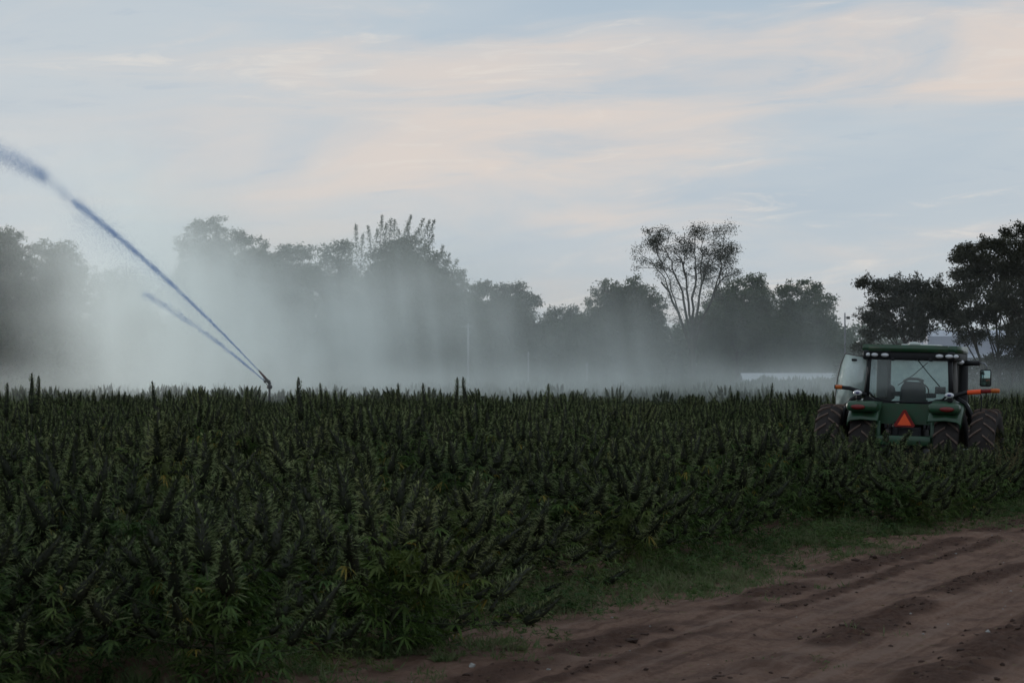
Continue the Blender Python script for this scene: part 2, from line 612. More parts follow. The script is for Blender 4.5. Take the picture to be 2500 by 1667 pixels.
# grass of the verge
def grass(name, P, hgt, n_per, mat_name, spread=0.04):
    n = len(P) * n_per
    Q = np.repeat(P, n_per, 0) + np.concatenate([rng.normal(size=(n, 2)) * spread, np.zeros((n, 1))], 1)
    D = unit(np.concatenate([rng.normal(size=(n, 2)) * 0.55, np.ones((n, 1))], 1))
    L = np.repeat(hgt, n_per) * rng.uniform(0.5, 1.2, n)
    mb = MB()
    leaflets(mb, Q, D, L, rng.uniform(0.009, 0.018, n), L * rng.uniform(0, 0.5, n), 0, 1, np.cross(D, rdirs(n)))
    return mb.build(name, mat_name)


s = rng.uniform(-3.2, 5.6, 150000)
t = rng.uniform(-9, 42, 150000)
x = P0[0] + s * NV[0] + t * DV[0]
y = P0[1] + s * NV[1] + t * DV[1]
es = edge_s(x, y)
pat = fbm(x * 0.8, y * 0.8, 3, 40)
wd = 0.95 + 1.3 * (fbm(t * 0.35, t * 0.0 + 3, 2, 44) - 0.5)
prob = sstep(-1.3, -0.7, es) * (1 - sstep(wd - 0.35, wd + 0.25, es)) * (0.10 + 0.90 * sstep(0.42, 0.58, pat)) + 0.10 * sstep(0.60, 0.72, pat) * (es < 5)
prob = prob * np.where((t < -0.5) & (es > 0.15), 0.35, 1.0)
k = rng.random(150000) < prob * 0.70 * (0.15 + 0.85 * sstep(0.45, 0.6, fbm(x * 5.0, y * 5.0, 2, 77)))
x, y, es = x[k], y[k], es[k]
z, lo, _, _ = track_z(x, y)
hg = 0.03 + 0.09 * sstep(0.5, 0.7, fbm(x * 3.0, y * 3.0, 2, 78)) + 0.16 * (1 - sstep(-0.6, 0.25, es)) + 0.13 * fbm(x * 1.5, y * 1.5, 3, 50) * (1 - sstep(0.6, 1.6, es)) + 0.02
tag(grass('verge_grass', np.stack([x, y, z - 0.01], 1), hg, 6, 'grass_blade'), 'low dull green grass on the verge between hemp and track', 'grass', kind='stuff')

# two tufts standing alone on the bare soil
for (px, py, r, lab) in ((1255, 1585, 0.07, 'small round grass tuft alone on bare soil near the field corner'),
                         (1085, 1612, 0.08, 'wide low grass tuft on bare soil below the hemp')):
    Y = FPX * EYE / (py - HORIZON)
    c = at(px, py, Y)
    q = np.array([[c.x + rng.normal() * r * 0.5, c.y + rng.normal() * r * 0.6, 0] for _ in range(70)])
    q[:, 2] = track_z(q[:, 0], q[:, 1])[0] - 0.01
    tag(grass('grass_tuft', q, np.full(70, 0.11), 7, 'grass_blade', 0.03), lab, 'grass tuft', 'grass tufts on bare soil')


# ------------------------------------------------------------------ hemp
def spike_mb(L, n, r=0.030, hair=0.0):
    """one flowering top: a dark core wrapped in small upswept bracts and narrow leaflets"""
    mb = MB()
    z = np.linspace(0, L * 0.97, 6)
    mb.tube([(0.012 * math.sin(q * 9), 0.01 * math.cos(q * 7) - 0.01, q) for q in z], r * np.array([0.6, 0.8, 0.66, 0.46, 0.26, 0.04]), 6 if n > 60 else 4, 1)
    u = rng.random(n) ** 0.9
    a = np.arange(n) * 2.39996 + rng.normal(size=n) * 0.3
    rr = r * (1.0 - 0.93 * u ** 1.25) * rng.uniform(0.55, 1.0, n)
    P = np.stack([np.cos(a) * rr, np.sin(a) * rr, u * L], 1)
    D = unit(np.stack([np.cos(a), np.sin(a), 0.55 + 0.9 * u + rng.normal(size=n) * 0.25], 1))
    leaflets(mb, P, D, rng.uniform(0.020, 0.040, n) * (1.15 - 0.5 * u), rng.uniform(0.010, 0.017, n), 0, 0)
    m = int(n * 0.36)
    u = rng.random(m) ** 1.1
    a = rng.random(m) * 6.283
    P = np.stack([np.cos(a) * r * .5, np.sin(a) * r * .5, u * L * 0.93], 1)
    D = unit(np.stack([np.cos(a), np.sin(a), 0.30 + 1.1 * u + rng.normal(size=m) * 0.45], 1))
    leaflets(mb, P, D, (r * 1.15 + rng.uniform(0.012, 0.050, m)) * (1.2 - 0.85 * u), rng.uniform(0.006, 0.011, m), rng.uniform(-0.01, 0.03, m), 2, 2 if n > 60 else 1)
    return mb


def fan_leaves(mb, P, out, size, mat=0, droopk=0.5, fingers=5):
    """palmate leaves: narrow leaflets spread from a petiole tip"""
    n = len(P)
    for k in range(fingers):
        ang = (k - (fingers - 1) / 2) * R(34) + rng.normal(size=n) * 0.1
        side = unit(np.cross(out, np.array([0, 0, 1.0]) + rng.normal(size=(n, 3)) * 0.25))
        D = unit(out * np.cos(ang)[:, None] + side * np.sin(ang)[:, None])
        L = size * (1.0 - 0.16 * abs(k - (fingers - 1) / 2)) * rng.uniform(0.85, 1.1, n)
        leaflets(mb, P, D, L, L * 0.15, L * droopk * rng.uniform(0.5, 1.3, n), mat, 2, np.cross(D, np.cross(side, out) + rng.normal(size=(n, 3)) * 0.2))


SPIKES = [spike_mb(L, n, r) for L, n, r in ((0.25, 170, 0.046), (0.33, 230, 0.055), (0.46, 340, 0.066), (0.14, 44, 0.031))]
SPIKES.append(spike_mb(0.60, 420, 0.066))
SPIKE_ME = [m.mesh('flower_spike', ['hemp_bud', 'hemp_core', 'hemp_hair']) for m in SPIKES]
ymb = MB()
fan_leaves(ymb, np.zeros((1, 3)), np.array([[1.0, 0, -0.35]]), np.array([0.125]), 0, 1.0)
YELLOW_ME = ymb.mesh('yellow_leaf', 'hemp_yellow')


def align(d, spin=0.0):
    q = Vector((0, 0, 1)).rotation_difference(Vector(d))
    return q.to_matrix().to_4x4() @ Matrix.Rotation(spin, 4, 'Z')


class Plant:
    """one hemp plant: stem with rising branches, leaves, flower spikes"""

    def __init__(s, H=1.5, W=0.52, nb=26, tall=False, far=False):
        s.stem, s.fol = MB(), MB()
        s.spikes, s.yel = [], []
        lean = rng.normal(size=2) * 0.05
        top = np.array([lean[0], lean[1], H * (0.80 if not tall else 0.86)])
        zz = np.linspace(-0.2, 1, 6)
        s.stem.tube([top * q if q > 0 else (0, 0, q) for q in zz], np.linspace(0.014, 0.005, 6), 5)
        minor = []
        s.spikes.append((top, np.array([lean[0] * 2, lean[1] * 2, 1.0]), 4 if tall else 2, 1.0))
        LP, LO = [], []
        for k in range(nb):
            u = (k + rng.random()) / nb
            h0 = H * (0.09 + 0.58 * u ** 0.9) if not tall else H * (0.02 + 0.55 * u)
            a = k * 2.39996 + rng.normal() * 0.35
            reach = W * (1.0 - 0.72 * u ** 1.5) * rng.uniform(0.75, 1.2) * (0.75 if tall else 1)
            rise = H * (0.14 + 0.26 * rng.random()) * (1.0 - 0.30 * u)
            b = np.array([math.cos(a), math.sin(a), 0])
            p0 = top * (h0 / top[2])
            pts = [p0 + b * reach * q + np.array([0, 0, rise * q ** 1.7 - 0.05 * q * (1 - u)]) for q in (0, .3, .6, .85, 1.0)]
            s.stem.tube(pts, np.linspace(0.007, 0.003, 5), 4, cap=False)
            tip = pts[-1]
            tdir = unit(unit(pts[-1] - pts[-2]) + np.array([0, 0, 0.75]) + rng.normal(size=3) * 0.20)
            if (u > 0.22 or k % 2 == 0) and len(s.spikes) < 24:
                s.spikes.append((tip, tdir, int(rng.integers(0, 3)), rng.uniform(0.72, 1.05) * (0.7 if tall else 1.0)))
            else:
                minor.append((tip, tdir, rng.uniform(1.0, 1.6)))
            for q in (0.42, 0.66, 0.86):
                if rng.random() < 0.70:
                    bp = p0 + b * reach * q + np.array([0, 0, rise * q ** 1.7])
                    sd = unit(np.array([b[0], b[1], 0.7]) + rng.normal(size=3) * 0.7 + np.array([0, 0, 0.3]))
                    mp = bp + sd * rng.uniform(0.05, 0.15)
                    minor.append((mp, unit(sd + np.array([0, 0, 0.6])), rng.uniform(0.75, 1.2)))
            for q in np.linspace(0.12, 0.90, 10):
                bp = p0 + b * reach * q + np.array([0, 0, rise * q ** 1.7])
                o = unit(b * 0.9 + rng.normal(size=3) * 0.7 + np.array([0, 0, 0.15]))
                LP.append(bp + o * 0.05)
                LO.append(o)
        for mp, md, sc in minor:
            s.fol.merge(SPIKES[3], Matrix.Translation(mp) @ align(md, rng.random() * 6) @ Matrix.Scale(sc, 4))
        # merged spikes carry bud (0) and core (1); leaves use 2, yellowed ones 3
        LP, LO = np.array(LP), np.array(LO)
        n = len(LP)
        ni = 230                                # broad leaves deep inside the bush
        a_, r_, z_ = rng.random(ni) * 6.283, W * 0.55 * np.sqrt(rng.random(ni)), rng.random(ni) ** 0.8
        r_ = r_ * (1 - 0.6 * z_)
        IP = np.stack([np.cos(a_) * r_, np.sin(a_) * r_, H * (0.12 + 0.60 * z_)], 1)
        fan_leaves(s.fol, IP, unit(np.stack([np.cos(a_), np.sin(a_), rng.normal(size=ni) * 0.4], 1) + rng.normal(size=(ni, 3)) * 0.3), rng.uniform(0.10, 0.17, ni), 3, 0.35)
        yel = rng.random(n) < 0.03
        fan_leaves(s.fol, LP[~yel], LO[~yel], rng.uniform(0.095, 0.175, (~yel).sum()), 3)
        if yel.any():
            fan_leaves(s.fol, LP[yel], LO[yel], rng.uniform(0.08, 0.12, yel.sum()), 4, 0.8)
        for _ in range(int(rng.integers(3, 8))):
            q = LP[rng.integers(int(n * 0.35), n)]
            s.yel.append((q * np.array([1.05, 1.05, 1.0]), rng.random() * 6.28, rng.uniform(0.8, 1.15)))
        s.fol_me = s.fol.mesh('foliage', FM)
        s.stem_me = s.stem.mesh('stem', 'hemp_stem')

    def joined(s, name):
        mb = MB()
        mb.merge(s.fol)
        for f, m, sm in s.stem.f:
            pass
        k = len(mb.f)
        mb.merge(s.stem)
        mb.f = [(f, m if i < k else 5, sm) for i, (f, m, sm) in enumerate(mb.f)]
        for p, d, i, sc in s.spikes:
            mb.merge(SPIKES[i], Matrix.Translation(p) @ align(d) @ Matrix.Scale(sc, 4))
        return mb.mesh(name, FM + ['hemp_stem'])

    def place(s, name, loc, rz, sc, label, group):
        e = empty(name, loc, rz)
        e.rotation_euler = (rng.normal() * 0.10, rng.normal() * 0.10, rz)
        e.scale = (sc[0], sc[0], sc[1])
        tag(e, label, 'hemp plant', group)
        obj('stem', s.stem_me, e)
        f = obj('foliage', s.fol_me, e)
        f['kind'] = 'stuff'
        for p, d, i, q in s.spikes:
            o = obj('flower_spike', SPIKE_ME[i], e)
            o.matrix_local = Matrix.Translation(p) @ align(d, (p[0] * 40) % 6) @ Matrix.Scale(q, 4)
        for p, a, q in s.yel:
            o = obj('yellow_leaf', YELLOW_ME, e)
            o.matrix_local = Matrix.Translation(p) @ Matrix.Rotation(a, 4, 'Z') @ Matrix.Scale(q, 4)
        return e


FM = ['hemp_bud', 'hemp_core', 'hemp_hair', 'hemp_leaf', 'hemp_yellow']
PLANTS = [Plant(1.5 * h, wd_, nb) for h, wd_, nb in ((.92, .84, 28), (1.02, .78, 29), (.78, .90, 27), (.86, .94, 31), (1.10, .72, 27), (.98, .88, 29))]
TALL = [Plant(2.0, .46, 28, True), Plant(1.9, .42, 26, True), Plant(2.0, .40, 24, True)]

# stand the field out in slightly wavering rows along the verge direction
uu = np.arange(-150, 70, 1.58)
vv = np.arange(-40, 330, 1.40)
U, V = np.meshgrid(uu, vv)
U = U + rng.normal(size=U.shape) * 0.20
V = V + rng.normal(size=U.shape) * 0.30
FX = (P0[0] + U * NV[0] + V * DV[0]).ravel()
FY = (P0[1] + U * NV[1] + V * DV[1]).ravel()
ES, FD = edge_s(FX, FY), far_d(FX, FY)
TRX, TRY, TRA = 8.16, 49.9, R(-18.5)            # where the tractor stands
ta, tb = FX - TRX, FY - TRY
tu, tvv = ta * math.cos(TRA) + tb * math.sin(TRA), -ta * math.sin(TRA) + tb * math.cos(TRA)
clear = (np.abs(tu) < 2.1) & (tvv > -1.4) & (tvv < 5.8)
clear |= (tu > -3.0) & (tu < -1.0) & (tvv > 0.2) & (tvv < 2.2)
half = 0.2117 * FY
inview = (np.abs(FX) < half + 3.0) & (FY > 14)
near = (ES < 0.08 - 0.35 * fbm(FX * 0.7, FY * 0.7, 2, 9)) & (FD < 0) & inview & ~clear
farf = (FD > 9.0) & (FY < 236) & inview & (FX > -60)
hh = 0.99 + 0.36 * (fbm(FX * 0.35, FY * 0.35, 2, 61) - 0.5) + rng.normal(size=FX.shape) * 0.15
hh = hh * (1.0 - 0.20 * sstep(2.0, 7.0, FX) * sstep(80, 60, FY)) * (1 - 0.07 * sstep(50, 120, FY))
hh = np.where((np.abs(FX / FY * FPX + 593) < 26 + 700 / FY) & (FY < 118), hh * 0.84, hh)     # low spot before the sprinkler
hh = np.clip(hh, 0.68, 1.20)
hh = np.where((np.abs(tu) < 2.3) & (tvv > -5.0) & (tvv < 0), np.minimum(hh, 0.70), hh)
idx = rng.integers(0, len(PLANTS), FX.shape)
rz_ = rng.random(FX.shape) * 6.283
order = np.nonzero(near & (np.abs(FX) < half + 0.6))[0]
order = order[np.argsort(FY[order])]
solo = order[:285]
solo_set = np.zeros(FX.shape, bool)
solo_set[solo] = True
front = [i for i in solo if ES[i] > -1.75]
front.sort(key=lambda i: FX[i] / FY[i])
ORD = ('first second third fourth fifth sixth seventh eighth ninth tenth eleventh twelfth thirteenth fourteenth fifteenth sixteenth seventeenth eighteenth '
       'nineteenth twentieth twenty-first twenty-second twenty-third twenty-fourth twenty-fifth twenty-sixth twenty-seventh twenty-eighth twenty-ninth thirtieth').split()
rank = {i: k for k, i in enumerate(front)}
for i in solo:
    x, y, e = FX[i], FY[i], ES[i]
    pxx = 1250 + x / y * FPX
    if i in rank and rank[i] < len(ORD):
        zone = '%s bushy hemp plant from the left in the front row along the track' % ORD[rank[i]]
        grp = 'front row hemp'
    else:
        side = 'left of the sprinkler' if pxx < 640 else 'between the sprinkler and mid field' if pxx < 1250 else 'right of mid field' if pxx < 1900 else 'close in front of the tractor'
        depth = 'just behind the front row' if e > -4.5 else 'several rows deep in the field' if y < 45 else 'far back in the field'
        zone = 'bushy hemp plant %s, %s' % (depth, side)
        grp = 'hemp %s, %s' % (depth, side)
    PLANTS[idx[i]].place('hemp_plant', (x, y, 0.0), rz_[i], (rng.uniform(1.0, 1.18) * (1.0 + 0.14 * float(sstep(44, 28, y))), hh[i]), zone, grp)

# tall plants whose tops stand out above the rest of the field
outl = [(68, 910, 40, 'tall dark hemp spike rising into the mist, the tallest at far left'),
        (88, 918, 42, 'second tall hemp spike close beside the tallest at far left'),
        (12, 935, 44, 'tall hemp spike at the very left edge of the field skyline'),
        (412, 929, 40, 'tall hemp spike leaning above the field, second big one from the left'),
        (497, 942, 55, 'slim hemp spike above the field between the leaning spike and sprinkler'),
        (616, 947, 44, 'hemp spike just left of the sprinkler riser'),
        (735, 922, 37, 'thick tall hemp spike standing up right of the sprinkler'),
        (793, 934, 60, 'slim hemp spike just right of the thick one by the sprinkler'),
        (971, 936, 62, 'single hemp spike on the skyline under the biggest tree'),
        (1045, 935, 52, 'stout hemp spike on the skyline below the whippy shoots of the biggest tree'),
        (1118, 921, 50, 'left one of a leaning pair of bristly hemp spikes at mid field'),
        (1155, 920, 48, 'right one of a leaning pair of bristly hemp spikes at mid field'),
        (1328, 937, 44, 'lone thick hemp spike right of the leaning pair'),
        (1880, 934, 56, 'hemp spike standing highest between the white roof and the tractor')]
for j, (px, py, Y, lab) in enumerate(outl):
    p = at(px, py, Y)
    v = TALL[j % 3]
    ztop = v.spikes[0][0][2] + 0.60
    e = v.place('hemp_plant', (p.x, p.y, 0), rng.random() * 6.28, (0.95, p.z / ztop), lab, None)
    e.rotation_euler = (rng.normal() * 0.02, -0.06 if j in (3, 10, 11) else rng.normal() * 0.02, rng.random() * 6.28 if j not in (3, 10, 11) else 0.3)

# plants crowding the tractor's wheels
for j, (lx, ly, hs, lab) in enumerate(((1.55, -2.0, .70, 'low hemp bush hiding the foot of the outermost tractor wheel'),
                                       (2.45, -1.5, .76, 'hemp bush on the verge side of the outermost tractor wheel'),
                                       (2.75, -0.2, .80, 'hemp bush beside the outermost tractor wheel at the photo edge'),
                                       (0.55, -2.5, .56, 'low hemp bush below the middle of the tractor hitch'),
                                       (-0.9, -2.2, .76, 'low hemp bush before the inner wheel under the open door'))):
    wx = TRX + lx * math.cos(TRA) - ly * math.sin(TRA)
    wy = TRY + lx * math.sin(TRA) + ly * math.cos(TRA)
    PLANTS[j % 5].place('hemp_plant', (wx, wy, 0), j * 1.7, (0.95, hs), lab, 'hemp by the tractor wheels')

# the rest of the field: too many to count, one scattered mass
var_col = bpy.data.collections.new('hemp_stock')
for k, v in enumerate(PLANTS):
    var_col.objects.link(bpy.data.objects.new('stock_%02d' % k, v.joined('hemp_mass_plant')))


def scatter(name, sel, zoff, kinds):
    me = bpy.data.meshes.new(name)
    n = len(sel)
    P = np.stack([FX[sel], FY[sel], np.maximum(ground_z(FX[sel], FY[sel]) + 0.10, 0) + zoff], 1).astype(np.float32)
    me.vertices.add(n)
    me.vertices.foreach_set('co', P.ravel())
    at_ = me.attributes.new('rot', 'FLOAT_VECTOR', 'POINT')
    rr = np.stack([rng.normal(size=n) * .11, rng.normal(size=n) * .11, rz_[sel]], 1).astype(np.float32)
    at_.data.foreach_set('vector', rr.ravel())
    at_ = me.attributes.new('siz', 'FLOAT_VECTOR', 'POINT')
    w_ = rng.uniform(1.0, 1.25, n)
    at_.data.foreach_set('vector', np.stack([w_, w_, hh[sel]], 1).astype(np.float32).ravel())
    at_ = me.attributes.new('pick', 'INT', 'POINT')
    at_.data.foreach_set('value', kinds.astype(np.int32))
    me.update()
    o = obj(name, me)
    g = bpy.data.node_groups.new(name, 'GeometryNodeTree')
    g.interface.new_socket('Geometry', in_out='INPUT', socket_type='NodeSocketGeometry')
    g.interface.new_socket('Geometry', in_out='OUTPUT', socket_type='NodeSocketGeometry')
    gi, go = g.nodes.new('NodeGroupInput'), g.nodes.new('NodeGroupOutput')
    ci = g.nodes.new('GeometryNodeCollectionInfo')
    ci.inputs['Collection'].default_value = var_col
    ci.inputs['Separate Children'].default_value = True
    ci.inputs['Reset Children'].default_value = True
    ip = g.nodes.new('GeometryNodeInstanceOnPoints')
    ip.inputs['Pick Instance'].default_value = True
    L = g.links.new

    def na(nm, ty):
        q = g.nodes.new('GeometryNodeInputNamedAttribute')
        q.data_type = ty
        q.inputs['Name'].default_value = nm
        return q.outputs['Attribute']
    e2r = g.nodes.new('FunctionNodeEulerToRotation')
    L(na('rot', 'FLOAT_VECTOR'), e2r.inputs[0])
    L(gi.outputs[0], ip.inputs['Points'])
    L(ci.outputs[0], ip.inputs['Instance'])
    L(na('pick', 'INT'), ip.inputs['Instance Index'])
    L(e2r.outputs[0], ip.inputs['Rotation'])
    L(na('siz', 'FLOAT_VECTOR'), ip.inputs['Scale'])
    L(ip.outputs[0], go.inputs[0])
    md = o.modifiers.new('scatter', 'NODES')
    md.node_group = g
    return o


rest = np.nonzero(near & ~solo_set)[0]
kinds = idx[rest].copy()
tag(scatter('hemp_field', rest, 0.0, kinds), 'dense mass of hemp filling the field behind the nearest plants', 'hemp crop', kind='stuff')
sel = np.nonzero(farf)[0]
tag(scatter('far_hemp_field', sel, 0.0, idx[sel]), 'pale misty hemp crop beyond the near field', 'hemp crop', kind='stuff')

# mixed weeds and straw litter on the verge
wt = rng.uniform(-8, 34, 900)
ws = rng.uniform(-2.2, 1.5, 900)
x = P0[0] + ws * NV[0] + wt * DV[0]
y = P0[1] + ws * NV[1] + wt * DV[1]
k = (edge_s(x, y) > -0.9) & (rng.random(900) < 1 - sstep(0.3, 1.3, edge_s(x, y)))
x, y = x[k], y[k]
z = track_z(x, y)[0]
mb = MB()
for q in range(9):
    n = len(x)
    o_ = unit(np.concatenate([rng.normal(size=(n, 2)), rng.uniform(0.1, 0.9, (n, 1))], 1))
    hgt = rng.uniform(0.02, 0.20, n) * rng.uniform(0.4, 1.0, n)
    fan_leaves(mb, np.stack([x, y, z + hgt], 1) + o_ * np.array([0.06, 0.06, 0.0]), o_, rng.uniform(0.05, 0.11, n), 0, 0.4)
wt = rng.uniform(-9, 34, 2600)
ws = rng.uniform(-6.0, 1.2, 2600)
x = P0[0] + ws * NV[0] + wt * DV[0]
y = P0[1] + ws * NV[1] + wt * DV[1]
es = edge_s(x, y)
k = (es > -1.3) & (es < 0.15) & (np.abs(x) < 0.2117 * y + 1.0)
x, y = x[k][:520], y[k][:520]
z = track_z(x, y)[0]
hw = rng.uniform(0.12, 0.50, len(x))
for q in range(12):
    n = len(x)
    o_ = unit(np.concatenate([rng.normal(size=(n, 2)), rng.uniform(-0.1, 0.6, (n, 1))], 1))
    fan_leaves(mb, np.stack([x, y, z + hw * rng.random(n)], 1) + o_ * np.array([0.14, 0.14, 0.0]), o_, rng.uniform(0.08, 0.14, n), 0, 0.5)
tag(mb.build('verge_weeds', 'hemp_leaf'), 'small leafy weeds scattered through the verge grass', 'weeds', kind='stuff')
n = 1500
q = on_track(n, -0.3, 5.5, False)
mb = MB()
a_ = rng.random(n) * 6.283
leaflets(mb, q + np.array([0, 0, 0.012]), np.stack([np.cos(a_), np.sin(a_), rng.normal(size=n) * 0.15], 1), rng.uniform(0.03, 0.14, n), rng.uniform(0.006, 0.014, n), 0, 0, 1, np.stack([-np.sin(a_), np.cos(a_), rng.normal(size=n) * 0.4], 1))
tag(mb.build('straw_litter', 'dry_weed'), 'bits of straw and dead leaf lying on the track and verge', 'litter', kind='stuff')

# a straw-coloured dry weed in front of the tractor
for (px, py, Y, hgt, lab) in ((2262, 1160, 41.6, 0.62, 'straw coloured dry weed standing below the tractor hitch'),
                              (2228, 1172, 41.2, 0.5, 'smaller straw coloured dry weed left of the bigger one'),
                              (2452, 1130, 46.0, 0.45, 'rusty dry weed in front of the outermost tractor wheel')):
    p = at(px, py, Y)
    e = empty('dry_weed', (p.x, p.y, 0))
    tag(e, lab, 'dry weed', 'dry weeds near the tractor')
    sm, lm = MB(), MB()
    top = EYE - (py - 70 - HORIZON) / FPX * Y
    for k in range(10):
        a = rng.random() * 6.28
        rr = rng.uniform(0.05, 0.38)
        h = top * rng.uniform(0.6, 1.0)
        pts = [(math.cos(a) * rr * q ** 1.6, math.sin(a) * rr * q ** 1.6, h * q) for q in (0, .35, .7, 1)]
        sm.tube(pts, (0.006, 0.005, 0.004, 0.002), 4, cap=False)
        m = 90
        q = rng.uniform(0.35, 1.0, m)
        P = np.stack([math.cos(a) * rr * q ** 1.6, math.sin(a) * rr * q ** 1.6, h * q], 1) + rng.normal(size=(m, 3)) * 0.055
        leaflets(lm, P, rdirs(m) + np.array([0, 0, .6]), rng.uniform(.03, .07, m), .010, 0.01, 0)
    sm.build('stem', 'dry_weed', e)
    lm.build('seed_heads', 'dry_weed', e)['kind'] = 'stuff'


# ------------------------------------------------------------------ trees
def bez(p0, p1, p2, n=7):
    q = np.linspace(0, 1, n)[:, None]
    return (1 - q) ** 2 * p0 + 2 * q * (1 - q) * p1 + q * q * p2


def tree(name, label, Y, lobes, base_px, mats='tree_leaf', dens=1.0, trunk_r=0.2, leaf=0.22, whips=None, group='trees along the far field edge', lean=0.0, stems=1, fill=True, flat=0.85):
    gz = float(ground_z(np.array(0.0), np.array(float(Y))))
    b = np.array(at(base_px, HORIZON, Y))
    b[2] = gz - 0.1
    e = empty(name, tuple(b))
    tag(e, label, 'tree', group)
    tb, cb = MB(), MB()
    C = []
    low_ = []
    for (px, py, r) in lobes:
        if py < 800 and fill:
            low_.append((px + rng.normal() * 14, py + rng.uniform(50, 110), r * 1.15))
            low_.append((px + rng.normal() * 18, py + rng.uniform(25, 60), r * 1.1))
            low_.append((px + rng.normal() * 20, rng.uniform(790, 880), r * 1.25))
    for (px, py, r) in list(lobes) + low_:
        rm = r / FPX * Y
        c = np.array(at(px, py, Y)) - b
        c[1] += rng.normal() * rm * 0.7
        C.append((c, rm))
    ztop = max(c[2] for c, _ in C)
    mean = np.mean([c for c, _ in C], axis=0)
    trunks = []
    for k in range(stems):
        off = np.array([(k - (stems - 1) / 2) * trunk_r * 3.0, 0, 0])
        tip = np.array([mean[0] * 0.8, mean[1] * 0.5, ztop * 0.72]) + off * 5.0
        pts = bez(off, off * 1.5 + np.array([lean, 0, ztop * 0.35]), tip, 8)
        tb.tube(pts, np.linspace(trunk_r, trunk_r * 0.3, 8) / math.sqrt(stems), 8)
        trunks.append(pts)
    for c, rm in C:
        tr = trunks[int(rng.integers(0, stems))]
        i = int(np.clip(np.searchsorted(tr[:, 2], c[2] * rng.uniform(0.35, 0.6)), 1, 6))
        st = tr[i]
        mid = (st + c) / 2 + np.array([0, 0, 0.12 * np.linalg.norm(c - st)]) + rng.normal(size=3) * 0.2
        tb.tube(bez(st, mid, c, 6), np.linspace(trunk_r * 0.28, 0.03, 6), 5, cap=False)
        nc = max(10, int(26 * rm + 8))
        d = rdirs(nc)
        d[:, 2] = d[:, 2] * flat + 0.06
        cc = c + d * rm * rng.random((nc, 1)) ** 0.45 * 1.12
        for q in cc[::4]:
            tb.tube(bez(c, (c + q) / 2 + rng.normal(size=3) * 0.1, q, 4), (0.05, 0.035, 0.025, 0.015), 4, cap=False)
        per = int(34 * dens * (0.6 + 0.4 * rm))
        P = np.repeat(cc, per, 0) + rng.normal(size=(nc * per, 3)) * np.array([0.30, 0.30, 0.19]) * (0.55 + 0.20 * rm)
        n = len(P)
        leaflets(cb, P, rdirs(n) + np.array([0, 0, -0.15]), leaf * rng.uniform(0.7, 1.4, n), leaf * 0.75 * rng.uniform(0.7, 1.2, n), 0.02, 0, 0, rdirs(n))
    for (px0, py0, px1, py1) in whips or []:
        p0, p1 = np.array(at(px0, py0, Y)) - b, np.array(at(px1, py1, Y)) - b
        p0[1] += rng.normal() * 0.8
        p1[1] = p0[1] + rng.normal() * 0.4
        tb.tube(bez(p0, (p0 + p1) / 2 + rng.normal(size=3) * 0.1, p1, 6), np.linspace(0.03, 0.008, 6), 4, cap=False)
        m = int(130 * np.linalg.norm(p1 - p0))
        q = rng.uniform(0, 1.0, (m, 1)) ** 0.8
        P = p0 + (p1 - p0) * q + rng.normal(size=(m, 3)) * 0.24 * (1.25 - q)
        leaflets(cb, P, rdirs(m) + np.array([0, 0, 0.7]), 0.15 * rng.uniform(0.7, 1.3, m), 0.085, 0, 0, 0, rdirs(m))
    tb.build('trunk', 'bark', e)
    cb.build('crown', mats, e)
    return e


tree('broadleaf_tree', 'broad tree at the left edge of the photo with a knobbly greyed crown', 250,
     [(22, 592, 38), (52, 622, 32), (-10, 610, 45), (8, 670, 55), (62, 705, 42), (20, 750, 60), (55, 800, 45), (10, 850, 55)], 10)
tree('broadleaf_tree', 'greyed tree with twin rounded heads beside the one at the left edge', 252,
     [(108, 618, 36), (155, 622, 34), (186, 655, 28), (118, 690, 48), (165, 715, 46), (105, 770, 48), (160, 800, 50), (130, 860, 50)], 135)
tree('broadleaf_tree', 'tree almost lost in white spray right of the water jet', 262,
     [(255, 700, 45), (300, 690, 45), (345, 710, 45), (280, 780, 55), (340, 800, 55), (230, 800, 50)], 290)
tree('broadleaf_tree', 'tall pale tree with a wide lobed top, faint in the mist behind the jet', 292,
     [(482, 568, 30), (530, 560, 30), (577, 585, 26), (450, 600, 26), (510, 625, 50), (560, 670, 50), (475, 690, 52), (530, 770, 62), (470, 800, 50)], 515)
tree('broadleaf_tree', 'smooth domed tree just right of the tall pale misty one', 256,
     [(622, 612, 34), (592, 632, 30), (652, 640, 32), (612, 680, 50), (650, 730, 45), (590, 760, 50), (630, 830, 50)], 620)
tree('broadleaf_tree', 'narrow tree with a bumpy top between the domed tree and paler willow', 251,
     [(698, 622, 30), (735, 618, 26), (690, 668, 40), (740, 684, 40), (705, 750, 48), (740, 800, 45)], 712)
tree('broadleaf_tree', 'loose pale willow on the left flank of the biggest tree', 247,
     [(795, 625, 30), (838, 612, 28), (800, 680, 42), (850, 690, 40), (805, 760, 50), (845, 800, 50)], 815, dens=0.7)
